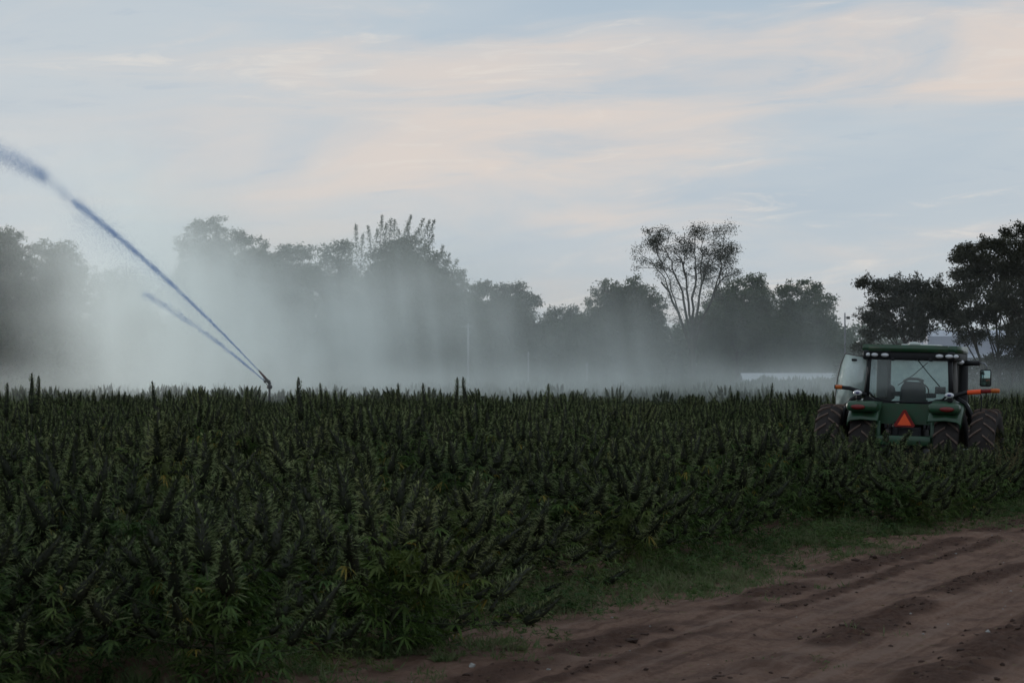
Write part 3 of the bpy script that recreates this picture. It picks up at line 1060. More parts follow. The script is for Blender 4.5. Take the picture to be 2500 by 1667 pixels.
tree('broadleaf_tree', 'biggest tree of the row, dense mound topped by whippy upright shoots', 243,
     [(935, 650, 48), (990, 620, 46), (1045, 645, 44), (905, 700, 50), (968, 700, 64), (1055, 705, 54), (1105, 690, 34), (1128, 735, 36), (1000, 785, 76), (1090, 785, 54), (905, 780, 58), (970, 620, 40)],
     1000, dens=1.25, trunk_r=0.4,
     whips=[(872, 640, 868, 548), (880, 650, 886, 572), (905, 620, 899, 553), (915, 610, 922, 560), (930, 600, 934, 528), (938, 600, 944, 545), (950, 590, 955, 533), (962, 590, 963, 536),
            (985, 590, 1003, 524), (990, 600, 997, 545), (1005, 590, 1022, 560), (1012, 600, 1035, 535), (1022, 600, 1048, 537), (1040, 610, 1063, 541), (1045, 620, 1058, 575), (975, 590, 972, 560),
            (860, 650, 848, 590), (1085, 660, 1098, 620), (1070, 650, 1082, 600), (1100, 670, 1118, 635), (1120, 690, 1138, 660)])
tree('broadleaf_tree', 'small tree filling the shoulder right of the biggest tree', 254,
     [(1165, 712, 24), (1190, 705, 20), (1158, 760, 36), (1185, 770, 34), (1170, 830, 42)], 1172)
tree('broadleaf_tree', 'rounded tree with a flat cap standing between the biggest tree and low bushes', 249,
     [(1232, 712, 22), (1265, 712, 24), (1300, 738, 20), (1245, 755, 34), (1285, 780, 38), (1235, 800, 38), (1265, 850, 45)], 1258)
tree('broadleaf_tree', 'low bushy tree at the dip of the tree line', 251,
     [(1350, 775, 26), (1395, 770, 26), (1370, 820, 44), (1425, 800, 28), (1330, 820, 32)], 1375)
tree('broadleaf_tree', 'dense dark tree with pointed tips left of the airy tall tree', 245,
     [(1478, 715, 32), (1548, 704, 30), (1465, 755, 36), (1515, 750, 50), (1578, 735, 34), (1495, 820, 58), (1565, 810, 50), (1440, 790, 30)], 1520, dens=1.2,
     whips=[(1480, 700, 1478, 682), (1550, 690, 1553, 672), (1500, 710, 1505, 688), (1570, 720, 1580, 695), (1460, 730, 1452, 708)])
tree('broadleaf_tree', 'dense wide tree right behind the airy tall tree', 246,
     [(1788, 712, 36), (1842, 698, 32), (1755, 745, 38), (1818, 755, 48), (1868, 735, 34), (1780, 820, 56), (1850, 815, 52), (1725, 790, 34)], 1800, dens=1.2)
tree('broadleaf_tree', 'dense tree with a split top next to the lamp pole', 243,
     [(1922, 712, 26), (1976, 712, 30), (2006, 742, 30), (1935, 765, 42), (1995, 790, 44), (1950, 840, 56), (2020, 830, 30), (1900, 800, 40)], 1955, dens=1.2)
tree('broadleaf_tree', 'dark spreading tree with layered boughs behind the tractor roof', 182,
     [(2108, 690, 17), (2142, 706, 26), (2190, 700, 30), (2240, 700, 34), (2285, 710, 30), (2128, 775, 20), (2165, 745, 40), (2230, 752, 46), (2290, 755, 38), (2180, 800, 38), (2245, 815, 36), (2130, 815, 24), (2205, 725, 40), (2265, 735, 40), (2320, 740, 30), (2200, 860, 26), (2150, 780, 34), (2110, 850, 24), (2240, 780, 44)], 2215,
     'tree_leaf_dark', dens=1.3, leaf=0.19, trunk_r=0.18, fill=False, flat=0.65,
     whips=[(2120, 690, 2098, 685), (2112, 690, 2118, 668), (2130, 770, 2090, 755), (2125, 775, 2088, 770), (2140, 700, 2128, 676), (2200, 690, 2195, 668), (2250, 690, 2240, 664), (2290, 700, 2296, 668)])
tree('broadleaf_tree', 'largest dark tree at the right edge with tiers of boughs and several stems', 186,
     [(2335, 632, 18), (2362, 612, 26), (2410, 598, 28), (2455, 602, 32), (2500, 610, 38), (2345, 668, 26), (2392, 662, 40), (2455, 672, 46), (2515, 680, 46), (2345, 725, 36), (2420, 735, 50), (2500, 750, 50), (2320, 785, 34), (2385, 815, 38), (2470, 830, 50), (2440, 890, 34), (2500, 880, 40), (2380, 630, 34), (2430, 640, 40), (2490, 650, 44), (2370, 700, 36), (2470, 720, 50), (2400, 770, 40), (2500, 800, 48), (2360, 770, 30)], 2440,
     'tree_leaf_dark', dens=1.3, leaf=0.19, trunk_r=0.24, stems=3, fill=False, flat=0.65)
tree('broadleaf_tree', 'thin-leaved tree rising behind the dark one in the upper right', 232,
     [(2468, 575, 22), (2500, 560, 28), (2530, 590, 40), (2490, 620, 36)], 2500, 'tree_leaf_dull', dens=0.7, trunk_r=0.2, fill=False)


def airy_tree():
    Y = 232.0
    b = np.array(at(1690, HORIZON, Y))
    b[2] = float(ground_z(np.array(0.0), np.array(Y))) - 0.1
    e = empty('airy_tree', tuple(b))
    tag(e, 'tall airy vase-shaped tree with many bare limbs and sparse leaf tufts', 'tree', 'trees along the far field edge')
    tb, cb = MB(), MB()
    fork = np.array(at(1690, 815, Y)) - b
    tb.tube(bez(np.zeros(3), fork * 0.5, fork, 5), np.linspace(0.36, 0.26, 5), 8)
    tips = [(1562, 608, 1.6), (1592, 590, 2.4), (1615, 576, 2.6), (1640, 615, .5), (1672, 585, 1.6), (1700, 562, 2.6), (1722, 560, 2.6), (1752, 580, 1.2),
            (1780, 558, 2.4), (1772, 603, 4.2), (1760, 618, 3.0), (1795, 610, 1.2), (1715, 630, .6), (1605, 645, .5), (1785, 665, .6)]

    def leaves(p, k, sg=0.4):
        m = int(150 * k)
        P = p + rng.normal(size=(m, 3)) * np.array([sg, sg, sg * 0.7])
        leaflets(cb, P, rdirs(m), 0.15 * rng.uniform(0.7, 1.3, m), 0.10, 0.02, 0, 0, rdirs(m))

    prim = []
    for (px, py) in ((1612, 690), (1645, 665), (1668, 660), (1698, 650), (1722, 668), (1752, 690)):
        m_ = np.array(at(px, py, Y)) - b
        m_[1] += rng.normal() * 1.6
        st = fork - np.array([0, 0, rng.uniform(0.0, 2.4)])
        pts = bez(st, st + (m_ - st) * np.array([0.30, 0.4, 0.55]), m_, 8)
        pts[2:-1] += rng.normal(size=(5, 3)) * np.array([0.13, 0.1, 0.06])
        tb.tube(pts, np.linspace(0.17, 0.085, 8), 6, cap=False)
        prim.append(pts)

    def twigs(pts, d, k, n, r):
        for _ in range(n):
            q = rng.uniform(0.15, 0.98)
            s0 = pts[int(q * (len(pts) - 1))]
            L = rng.uniform(0.6, 2.0)
            dd = unit(np.array([rng.normal() * 0.8 + np.sign(d[0]) * 0.3, rng.normal() * 0.8, 0.55 + rng.normal() * 0.3]))
            t2 = s0 + dd * L
            tb.tube(bez(s0, (s0 + t2) / 2 + rng.normal(size=3) * 0.2, t2, 5), np.linspace(r, 0.012, 5), 4, cap=False)
            for _ in range(4):
                s1 = s0 + (t2 - s0) * rng.uniform(0.3, 1)
                t3 = s1 + unit(dd + rng.normal(size=3) * 0.9) * rng.uniform(0.3, 0.9)
                tb.tube([s1, (s1 + t3) / 2 + rng.normal(size=3) * 0.06, t3], (0.018, 0.012, 0.007), 3, cap=False)
                leaves(t3, rng.uniform(0.03, 0.12) * (0.6 + k * q), 0.22)
            leaves(t2, rng.uniform(0.05, 0.30) * k * q + 0.04, 0.3)

    for pts in prim:
        twigs(pts, pts[-1] - pts[0], 0.4, 7, 0.03)
    for (px, py, k) in tips:
        t = np.array(at(px, py, Y)) - b
        t[1] += rng.normal() * 1.6
        pr = min(prim, key=lambda q: abs(q[-1][0] - t[0] * 0.62) + rng.random() * 0.8)
        st = pr[int(rng.integers(4, 8))]
        d = t - st
        pts = bez(st, st + d * np.array([0.35, 0.4, 0.60]) + rng.normal(size=3) * 0.3, t, 9)
        pts[2:-1] += rng.normal(size=(6, 3)) * 0.11
        tb.tube(pts, np.linspace(0.075, 0.02, 9), 5, cap=False)
        leaves(t, 0.9 * k, 0.48)
        twigs(pts, d, k, 7, 0.028)
    tb.build('trunk', 'bark', e)
    cb.build('crown', 'tree_leaf_dull', e)


airy_tree()

# bare sapling beside the lamp pole
e = empty('bare_sapling', tuple(at(2100, HORIZON, 190.0)))
e.location.z = float(ground_z(np.array(0.0), np.array(190.0)))
tag(e, 'thin nearly bare sapling between the lamp pole and the dark spreading tree', 'sapling')
tb, cb = MB(), MB()
tb.tube([(0.3, 0, 0), (0.1, 0, 2), (-0.35, 0.1, 3.6), (-0.55, 0.1, 4.6)], (0.06, 0.05, 0.03, 0.015), 5)
for k in range(16):
    z0 = rng.uniform(1.5, 4.4)
    p = np.array([0.1 - 0.15 * z0, 0, z0])
    q = p + unit(np.array([rng.normal(), rng.normal() * .6, 0.6])) * rng.uniform(0.5, 1.3)
    tb.tube([p, (p + q) / 2 + rng.normal(size=3) * .08, q], (0.02, 0.014, 0.008), 4, cap=False)
    m = 14
    leaflets(cb, q + rng.normal(size=(m, 3)) * .22, rdirs(m), 0.13, 0.05, 0, 0, 1, rdirs(m))
tb.build('trunk', 'bark', e)
cb.build('crown', 'tree_leaf_dull', e)

# scrub under and between the trees, and woods far behind them: masses
def scrub(name, label, Y, p0, p1, ytop, n, size, mat_name, dy, seed):
    mb = MB()
    pxs = rng.uniform(p0, p1, n)
    top = ytop + 46 * (fbm(pxs / 60.0, pxs * 0 + 1.5, 3, seed) - 0.5) * 2
    pys = top + (930 - top) * rng.random(n) ** 0.8
    Ys = Y + rng.uniform(-dy, dy, n)
    P = np.stack([(pxs - 1250) / FPX * Ys, Ys, EYE + (HORIZON - pys) / FPX * Ys], 1)
    P += rng.normal(size=P.shape) * 0.15
    leaflets(mb, P, rdirs(n), size * rng.uniform(0.7, 1.3, n), size * 0.7, 0, 0, 0, rdirs(n))
    return tag(mb.build(name, mat_name), label, 'scrub', kind='stuff')


scrub('undergrowth', 'dark tangled scrub filling the foot of the tree line', 250, -60, 2080, 800, 120000, 0.42, 'tree_leaf', 4, 70)
scrub('undergrowth', 'low scrub below the dark trees at the right edge', 196, 2040, 2600, 880, 14000, 0.22, 'tree_leaf_dark', 3, 71)
scrub('distant_woods', 'pale distant woods showing between the lamp pole and dark tree', 430, 1950, 2700, 800, 26000, 0.7, 'tree_leaf', 12, 72)

# ------------------------------------------------------------------ buildings and poles
mat('white_sheet', (0.66, 0.68, 0.72), 0.6, 0.12, 0.5, 0.3)
mat('pale_sheet', (0.42, 0.44, 0.52), 0.55, 0.10, 0.3, 0.3)
mat('roof_sheet', (0.50, 0.52, 0.58), 0.5, 0.12, 0.4, 0.3)
mat('old_wood', (0.16, 0.14, 0.13), 0.9, 0.4, 2.0, 0.1)
mat('grey_pole', (0.20, 0.20, 0.22), 0.7, 0.25, 2.0, 0.3)
mat('white_pole', (0.30, 0.31, 0.32), 0.6, 0.2, 2.0, 0.3)
mat('dark_metal', (0.035, 0.033, 0.036), 0.5, 0.4, 4.0, 0.4)
mat('dark_glass', (0.04, 0.05, 0.06), 0.15, 0.2, 2.0, 0.5)

# long low white-roofed greenhouse
A, B = at(1808, HORIZON, 236), at(2470, HORIZON, 236)
gz = float(ground_z(np.array(0.0), np.array(236.0)))
e = empty('low_greenhouse', (A.x, A.y, gz))
tag(e, 'long low white-roofed greenhouse beyond the field, partly hidden by the tractor', 'greenhouse')
Lg = B.x - A.x
zt = EYE + 11 / FPX * 236 - gz
n = 16
for k in range(n):
    x0, x1 = Lg * k / n, Lg * (k + 1) / n - 0.03
    mb = MB()
    mb.prism([(0.0, zt - 0.95), (0.0, zt - 0.89), (3.0, zt + 0.03), (6.0, zt - 0.89), (6.0, zt - 0.95), (3.0, zt - 0.03)], x0 + (0.3 if k == 0 else 0), x1, 'x')
    mb.build('roof_panel', 'white_sheet', e)
MB().prism([(0.25, 0), (0.25, zt - 0.9), (3.0, zt - 0.06), (5.75, zt - 0.9), (5.75, 0)], 0.6, Lg - 0.3, 'x').build('wall', 'pale_sheet', e)
mb = MB()
mb.tube([(0.2, 3, zt + 0.05), (Lg, 3, zt + 0.05)], 0.05, 6)
mb.build('ridge', 'grey_pole', e)
for k in range(14):
    MB().box((Lg * (k + 0.5) / 14 - 0.2, 0.20, zt - 1.05), (0.10, 0.10, 0.5)).build('post', 'grey_pole', e)

# pale barn behind the dark trees
A = at(2262, HORIZON, 262)
gz = float(ground_z(np.array(0.0), np.array(262.0)))
e = empty('metal_barn', (A.x, A.y, gz))
tag(e, 'large pale lavender-grey metal barn glimpsed through the dark trees', 'barn')
zt = EYE + (HORIZON - 803) / FPX * 262 - gz
Lb = 17.0
for k in range(17):
    MB().box((k + 0.49, 0.0, zt * 0.28), (0.96, 0.12, zt * 0.56)).build('wall_panel', 'pale_sheet', e)
for k in range(17):
    mb = MB()
    V = [(k + 0.0, -0.5, zt * 0.56), (k + 0.97, -0.5, zt * 0.56), (k + 0.97, 7, zt), (k, 7, zt)]
    mb.add(V + [(a_, b_, c_ - 0.06) for a_, b_, c_ in V], [[[0, 1, 2, 3], [7, 6, 5, 4], [0, 4, 5, 1], [1, 5, 6, 2], [2, 6, 7, 3], [3, 7, 4, 0]]])
    mb.build('roof_panel', 'roof_sheet', e)
MB().box((Lb / 2, 7.2, zt * 0.45), (Lb - 0.4, 13.6, zt * 0.88)).build('body', 'pale_sheet', e)
MB().box((6.0, -0.10, 1.5), (2.6, 0.10, 3.0)).build('door', 'white_sheet', e)

# lamp pole
e = empty('lamp_pole', tuple(at(2063, HORIZON, 200)))
e.location.z = float(ground_z(np.array(0.0), np.array(200.0)))
tag(e, 'slim grey pole with a small box lamp near its top', 'lamp pole')
zt = EYE + (HORIZON - 764) / FPX * 200 - e.location.z
MB().tube([(0, 0, -0.2), (0, 0, zt * 0.5), (0, 0, zt)], (0.075, 0.07, 0.055), 8).build('pole', 'grey_pole', e)
MB().box((0.10, 0, zt - 0.36), (0.16, 0.05, 0.05)).build('bracket', 'grey_pole', e)
MB().box((0.27, 0, zt - 0.40), (0.28, 0.22, 0.22), 0.02).build('lamp_housing', 'dark_metal', e)

for (px, ytop, Y, r, lab) in ((1143, 790, 215, 0.10, 'pale utility pole faint in the mist below the biggest tree'),
                              (1290, 858, 218, 0.07, 'short pale post in the mist under the rounded tree'),
                              (1433, 885, 222, 0.06, 'shortest pale post in the mist, furthest from the sprinkler')):
    e = empty('pale_pole', tuple(at(px, HORIZON, Y)))
    e.location.z = float(ground_z(np.array(0.0), np.array(float(Y))))
    zt = EYE + (HORIZON - ytop) / FPX * Y - e.location.z
    tag(e, lab, 'pole', 'pale poles in the mist')
    MB().tube([(0, 0, -0.2), (0, 0, zt)], (r, r * 0.8), 8).build('shaft', 'white_pole', e)
    MB().box((0.0, 0, zt - 0.25), (0.9 if px == 1143 else 0.3, 0.08, 0.09)).build('cross_arm', 'white_pole', e)

# ------------------------------------------------------------------ irrigation gun and its water
GY_ = 118.0


def gpt(px, py, dY=0.0):
    return at(px, py, GY_ + dY)


G0 = gpt(657, 1000)
e = empty('sprinkler_gun', (G0.x, G0.y, 0))
tag(e, 'dark irrigation gun on a riser pointing up to the left above the hemp', 'sprinkler')


def gl(px, py, dY=0.0):
    return tuple(gpt(px, py, dY) - Vector((G0.x, G0.y, 0)))


MB().tube([(0, 0, 0), gl(658, 960), gl(658, 947)], (0.055, 0.055, 0.06), 10).build('riser', 'dark_metal', e)
MB().lathe([(0.0, -0.10), (0.10, -0.10), (0.12, -0.03), (0.12, 0.04), (0.09, 0.10), (0.0, 0.10)], gl(658.5, 944), 'z', 16).build('swivel_base', 'dark_metal', e)
MB().tube([gl(658, 944), gl(659, 937), gl(655, 931), gl(649, 925)], (0.085, 0.09, 0.085, 0.07), 10).build('elbow', 'dark_metal', e)
mat('gun_red', (0.10, 0.035, 0.04), 0.5, 0.4, 4.0, 0.3)
MB().tube([gl(652, 928), gl(643, 917), gl(634, 907)], (0.065, 0.055, 0.042), 12).build('barrel', 'gun_red', e)
MB().tube([gl(635, 908), gl(631.5, 904)], (0.046, 0.022), 12).build('nozzle', 'dark_metal', e)
MB().lathe([(0.0, -0.06), (0.075, -0.06), (0.075, 0.06), (0.0, 0.06)], gl(647.5, 931, -0.1), 'y', 16).build('counterweight', 'dark_metal', e)
MB().tube([gl(654, 941, -0.05), gl(648, 934, -0.1), gl(643, 923, -0.1)], 0.018, 6).build('drive_arm', 'dark_metal', e)
MB().tube([gl(656, 933), gl(659, 929.5), gl(660.5, 930)], (0.03, 0.035, 0.035), 8).build('spring_cap', 'dark_metal', e)
MB().tube([gl(652.5, 945, -.08), gl(663.5, 945, .08)], 0.06, 8).build('trip_ring', 'dark_metal', e)



def water_mat():
    m = bpy.data.materials.new('water')
    m.use_nodes = True
    t = NT(m.node_tree)
    f = t.noise(t.n('ShaderNodeTexCoord').outputs['Object'], 0.6, 3)
    c = t.mix(f, (0.56, 0.70, 0.94), (0.66, 0.79, 0.97))
    d, r_, q = t.n('ShaderNodeBsdfDiffuse'), t.n('ShaderNodeBsdfTranslucent'), t.n('ShaderNodeBsdfTransparent')
    t.put(d.inputs['Color'], c)
    t.put(r_.inputs['Color'], c)
    q.inputs['Color'].default_value = (0.90, 0.94, 0.99, 1)
    a_, b_ = t.n('ShaderNodeMixShader'), t.n('ShaderNodeMixShader')
    a_.inputs[0].default_value = 0.5
    b_.inputs[0].default_value = 0.58
    L = t.t.links.new
    L(d.outputs[0], a_.inputs[1])
    L(r_.outputs[0], a_.inputs[2])
    L(a_.outputs[0], b_.inputs[1])
    L(q.outputs[0], b_.inputs[2])
    L(b_.outputs[0], t.n('ShaderNodeOutputMaterial').inputs[0])
    MATS['water'] = m


water_mat()


def drops(mb, path, n, r0, r1, s0, s1, pw=1.0, u0=0.0, sag=0.0):
    path = np.array([tuple(p) for p in path])
    m = len(path)
    nc = max(n // 16, 1)
    cid = rng.integers(0, nc, n)
    u = np.clip((u0 + (1 - u0) * rng.random(nc) ** pw)[cid] + rng.normal(size=n) * 0.014, 0, 1)
    f = u * (m - 1)
    i = np.clip(f.astype(int), 0, m - 2)
    c = path[i] + (path[i + 1] - path[i]) * (f - i)[:, None]
    rad = r0 + (r1 - r0) * u
    P = c + (rng.normal(size=(nc, 3)) * 0.65)[cid] * rad[:, None] + rng.normal(size=(n, 3)) * rad[:, None] * 0.75
    if sag:
        P[:, 2] -= sag * rng.random(n) ** 2.5 * u
    q = (s0 + (s1 - s0) * u) * rng.uniform(0.6, 1.3, n)
    O = np.array([[1, 1, 1], [1, -1, -1], [-1, 1, -1], [-1, -1, 1]], float) * 0.75
    V = P[:, None] + O[None] * q[:, None, None]
    F = np.array([[0, 1, 2], [0, 3, 1], [0, 2, 3], [1, 3, 2]])
    mb.add(V.reshape(-1, 3), [(np.arange(n)[:, None, None] * 4 + F[None]).reshape(-1, 3)], 0, True)


def arc(a, b, c, n=14):
    return [tuple(q) for q in bez(np.array(a), np.array(b), np.array(c), n)]


jet = MB()
main = arc(gpt(631, 904), gpt(400, 660, 8), gpt(178, 491, 16))
drops(jet, main, 13000, 0.012, 0.12, 0.011, 0.015, 0.85)
drops(jet, main, 9000, 0.02, 0.30, 0.007, 0.009, 0.5, 0.15, 1.2)
drops(jet, main, 16000, 0.10, 0.8, 0.006, 0.008, 0.6, 0.08, 3.0)
o = jet.build('water_jet', 'water')
tag(o, 'long blue jet of water shooting up left from the sprinkler gun', 'water jet', kind='stuff')
jet = MB()
drops(jet, arc(gpt(108, 435, 19), gpt(55, 390, 20), gpt(-40, 352, 22)), 20000, 0.24, 0.36, 0.009, 0.011, 1.0, 0.0, 0.9)
drops(jet, arc(gpt(172, 486, 16), gpt(140, 460, 18), gpt(90, 420, 19)), 3500, 0.20, 0.26, 0.009, 0.010)
tag(jet.build('water_jet', 'water'), 'broken-off outer end of the water jet in the upper left', 'water jet', kind='stuff')
jet = MB()
drops(jet, arc(gpt(646, 930), gpt(500, 800, 4), gpt(350, 716, 8)), 7500, 0.012, 0.13, 0.009, 0.010, 1.1)
tag(jet.build('water_jet', 'water'), 'thin lower side jet of water below the main jet', 'water jet', kind='stuff')


# ------------------------------------------------------------------ drifting spray: a soft volume beyond the near field
def spray():
    m = bpy.data.materials.new('spray')
    m.use_nodes = True
    t = NT(m.node_tree)
    geo = t.n('ShaderNodeNewGeometry').outputs['Position']
    X, Y, Z = t.xyz(geo)
    YC = 168.0

    def G(px, py, sxp, szp, amp, yc=YC, sy=15.0):
        c = at(px, py, yc)
        k = yc / FPX
        q = None
        for v, c0, sg in ((X, c.x, sxp * k), (Y, yc, sy), (Z, c.z, szp * k)):
            a_ = t.m('POWER', t.m('DIVIDE', t.m('SUBTRACT', v, c0), sg), 2.0)
            q = a_ if q is None else t.m('ADD', q, a_)
        return t.m('MULTIPLY', t.m('EXPONENT', t.m('MULTIPLY', q, -0.5)), amp)

    tot = None
    for g in SPRAY:
        v = G(*g)
        tot = v if tot is None else t.m('ADD', tot, v)
    st = t.noise(t.vec(t.m('ADD', t.m('MULTIPLY', X, 0.55), t.m('MULTIPLY', Z, 0.06)), t.m('MULTIPLY', Y, 0.06), t.m('MULTIPLY', Z, 0.035)), 1.0, 3.0, 0.6)
    bl = t.noise(t.vec(t.m('MULTIPLY', X, 0.16), t.m('MULTIPLY', Y, 0.05), t.m('MULTIPLY', Z, 0.16)), 1.0, 3.0, 0.55)
    k = t.m('MULTIPLY', t.m('ADD', 0.60, t.m('MULTIPLY', t.ramp(st, 0.25, 0.75), 0.80)), t.m('ADD', 0.45, t.m('MULTIPLY', t.ramp(bl, 0.3, 0.7), 1.1)))
    den = t.m('MAXIMUM', t.m('SUBTRACT', t.m('MULTIPLY', tot, k), 0.0004), 0.0)
    v = t.n('ShaderNodeVolumePrincipled')
    v.inputs['Color'].default_value = (0.91, 0.99, 0.985, 1)
    v.inputs['Anisotropy'].default_value = 0.6
    t.put(v.inputs['Density'], den)
    o = t.n('ShaderNodeOutputMaterial')
    t.t.links.new(v.outputs[0], o.inputs['Volume'])
    MATS['spray'] = m
    mb = MB()
    mb.box((8, 182, 18), (120, 156, 36.4))
    b = mb.build('spray_mist', 'spray')
    tag(b, 'drifting white water spray veiling the trees', 'mist', kind='stuff')


#         px    py   sx   sz   amp
SPRAY = [(420, 800, 120, 150, 0.050),
         (320, 640, 110, 120, 0.034),
         (630, 850, 200, 110, 0.034),
         (880, 800, 230, 120, 0.011),
         (1180, 860, 240, 100, 0.009),
         (1600, 890, 260, 70, 0.006),
         (160, 680, 80, 140, 0.011),
         (800, 670, 300, 110, 0.009),
         (250, 480, 140, 90, 0.008),
         (-15, 820, 62, 110, -0.140, 178.0, 45.0),
         (800, 945, 700, 40, 0.015, 150.0, 22.0),        # ground mist over the far crop
         (1900, 940, 500, 34, 0.012, 140.0, 18.0),
         (1700, 840, 900, 130, 0.0037, 205.0, 30.0)]     # thin veil among the trees
spray()

# ------------------------------------------------------------------ tractor (rear towards the camera)
mat('tractor_green', (0.017, 0.072, 0.032), 0.38, 0.25, 5.0, 0.45, coat=0.25, col2=(0.030, 0.058, 0.030))
mat('black_plastic', (0.012, 0.012, 0.014), 0.55, 0.3, 6.0, 0.35)
mat('rubber', (0.040, 0.034, 0.032), 0.9, 0.35, 6.0, 0.15)
mat('lug_rubber', (0.150, 0.108, 0.090), 0.95, 0.45, 9.0, 0.1)
mat('rim_yellow', (0.13, 0.11, 0.07), 0.5, 0.3, 4.0, 0.3)
mat('steel', (0.30, 0.31, 0.33), 0.4, 0.3, 4.0, 0.5, 0.6)
mat('lamp_white', (0.70, 0.70, 0.72), 0.2, 0.1, 20.0, 0.5)
mat('lamp_centre', (0.10, 0.09, 0.20), 0.15, 0.2, 20.0, 0.5)
mat('lamp_red', (0.20, 0.018, 0.016), 0.3, 0.2, 20.0, 0.5)
mat('lamp_amber', (0.55, 0.12, 0.015), 0.3, 0.2, 20.0, 0.5)
mat('bright_orange', (0.95, 0.110, 0.030), 0.45, 0.06, 6.0, 0.3)
mat('dark_red', (0.22, 0.012, 0.010), 0.4, 0.2, 8.0, 0.3)
mat('seat_fabric', (0.035, 0.037, 0.042), 0.85, 0.3, 12.0, 0.2)
mat('trim_grey', (0.16, 0.15, 0.14), 0.6, 0.25, 5.0, 0.3)
mat('roof_white', (0.50, 0.54, 0.50), 0.4, 0.1, 3.0, 0.4)
mat('mirror_glass', (0.35, 0.45, 0.42), 0.08, 0.05, 3.0, 0.5, 0.9)


def glass(name, tint, refl, rough=0.03, dust_sheen=0.10):
    m = bpy.data.materials.new(name)
    m.use_nodes = True
    t = NT(m.node_tree)
    tc = t.n('ShaderNodeTexCoord').outputs['Object']
    f = t.noise(tc, 2.5, 4, 0.6)
    tr = t.n('ShaderNodeBsdfTransparent')
    tr.inputs['Color'].default_value = (*tint, 1)
    g = t.n('ShaderNodeBsdfGlossy')
    g.inputs['Roughness'].default_value = rough
    dd = t.n('ShaderNodeBsdfDiffuse')
    dd.inputs['Color'].default_value = (0.70, 0.76, 0.73, 1)
    dt = t.n('ShaderNodeBsdfTranslucent')
    dt.inputs['Color'].default_value = (0.88, 0.96, 0.93, 1)
    d = t.n('ShaderNodeMixShader')
    d.inputs[0].default_value = 0.6
    t.t.links.new(dd.outputs[0], d.inputs[1])
    t.t.links.new(dt.outputs[0], d.inputs[2])
    fr = t.n('ShaderNodeFresnel')
    fr.inputs['IOR'].default_value = 1.5
    a = t.n('ShaderNodeMixShader')
    t.put(a.inputs[0], t.m('ADD', t.m('MULTIPLY', fr.outputs[0], 0.9), refl, clamp=True))
    t.t.links.new(tr.outputs[0], a.inputs[1])
    t.t.links.new(g.outputs[0], a.inputs[2])
    b = t.n('ShaderNodeMixShader')              # pale film: dusty panes, and on the door a painted sky reflection
    t.put(b.inputs[0], t.m('MULTIPLY', t.m('ADD', t.ramp(f, 0.2, 0.8), 1.0), dust_sheen))
    t.t.links.new(a.outputs[0], b.inputs[1])
    t.t.links.new(d.outputs[0], b.inputs[2])
    o = t.n('ShaderNodeOutputMaterial')
    t.t.links.new(b.outputs[0], o.inputs[0])
    MATS[name] = m


glass('cab_glass', (0.80, 0.88, 0.90), 0.02, 0.03, 0.03)
glass('dusty_glass', (0.80, 0.88, 0.88), 0.05, 0.03, 0.42)
glass('door_glass', (0.66, 0.76, 0.74), 0.40, 0.06, 0.50)  # strong pale film stands in for sky reflected in the door

TR = empty('tractor', (TRX, TRY, 0), TRA)
TR.rotation_euler = (0, R(1.5), TRA)
tag(TR, 'green tractor seen from behind, standing in the hemp with its cab door open', 'tractor')


def part(name, mb, m, parent=None):
    return mb.build(name, m, parent or TR)


# ---- wheels
def wheel(xc, yc, r, wd, nl, rim_r, name, lugs=True):
    h = wd / 2
    tr_ = r - 0.045
    prof = [(rim_r, -h * .80), (rim_r + .05, -h * .93), (r * .80, -h * 1.02), (tr_ - .05, -h * .98), (tr_ - .012, -h * .80), (tr_, -h * .4), (tr_, h * .4),
            (tr_ - .012, h * .80), (tr_ - .05, h * .98), (r * .80, h * 1.02), (rim_r + .05, h * .93), (rim_r, h * .80)]
    ty = part(name, MB().lathe(prof, (xc, yc, r), 'x', 48), 'rubber')
    rm = MB().lathe([(rim_r + .01, -h * .82), (rim_r - .03, -h * .7), (rim_r - .08, -h * .2), (rim_r - .10, 0.02), (0.22, 0.05), (0.16, 0.09), (0.0, 0.09)], (xc, yc, r), 'x', 32)
    rm.lathe([(rim_r + .01, h * .82), (rim_r - .03, h * .7), (rim_r - .09, 0.03)], (xc, yc, r), 'x', 32)
    part('rim', rm, 'rim_yellow', ty)
    if not lugs:
        return ty
    # a chevron lug, built at the top of the wheel, then turned round the axle
    mes = []
    for sgn in (-1, 1):
        lb = MB()
        n = 5
        V = []
        for q in np.linspace(0, 1, n):
            xx = sgn * (0.015 + q * (h * 1.0 - 0.015))
            yy = -0.16 * q * (r / 0.95) * 1.2
            dz = -0.012 - 0.030 * max(0.0, q - 0.65) / 0.35
            tw = 0.026 + 0.010 * q
            base = -0.075 if q < 0.9 else -0.12
            V += [(xx, yy - tw, base), (xx, yy - tw * .7, dz), (xx, yy + tw * .7, dz), (xx, yy + tw, base)]
        V = np.array(V)
        # bend round the circle
        ang = V[:, 1] / r
        rad = r + V[:, 2]
        V = np.stack([V[:, 0], np.sin(ang) * rad, np.cos(ang) * rad], 1)
        F = []
        for k in range(n - 1):
            a0, b0 = k * 4, k * 4 + 4
            for j in range(3):
                F.append([a0 + j, b0 + j, b0 + j + 1, a0 + j + 1])
        F += [[0, 1, 2, 3], [(n - 1) * 4 + 3, (n - 1) * 4 + 2, (n - 1) * 4 + 1, (n - 1) * 4]]
        lb.add(V, [F])
        mes.append(lb.mesh('tread_lug', 'lug_rubber'))
    for k in range(nl):
        for j, me in enumerate(mes):
            o = obj('tread_lug', me, ty)
            o.matrix_local = Matrix.Translation((xc, yc, r)) @ Matrix.Rotation((k + 0.5 * j) * 2 * math.pi / nl, 4, 'X')
    return ty


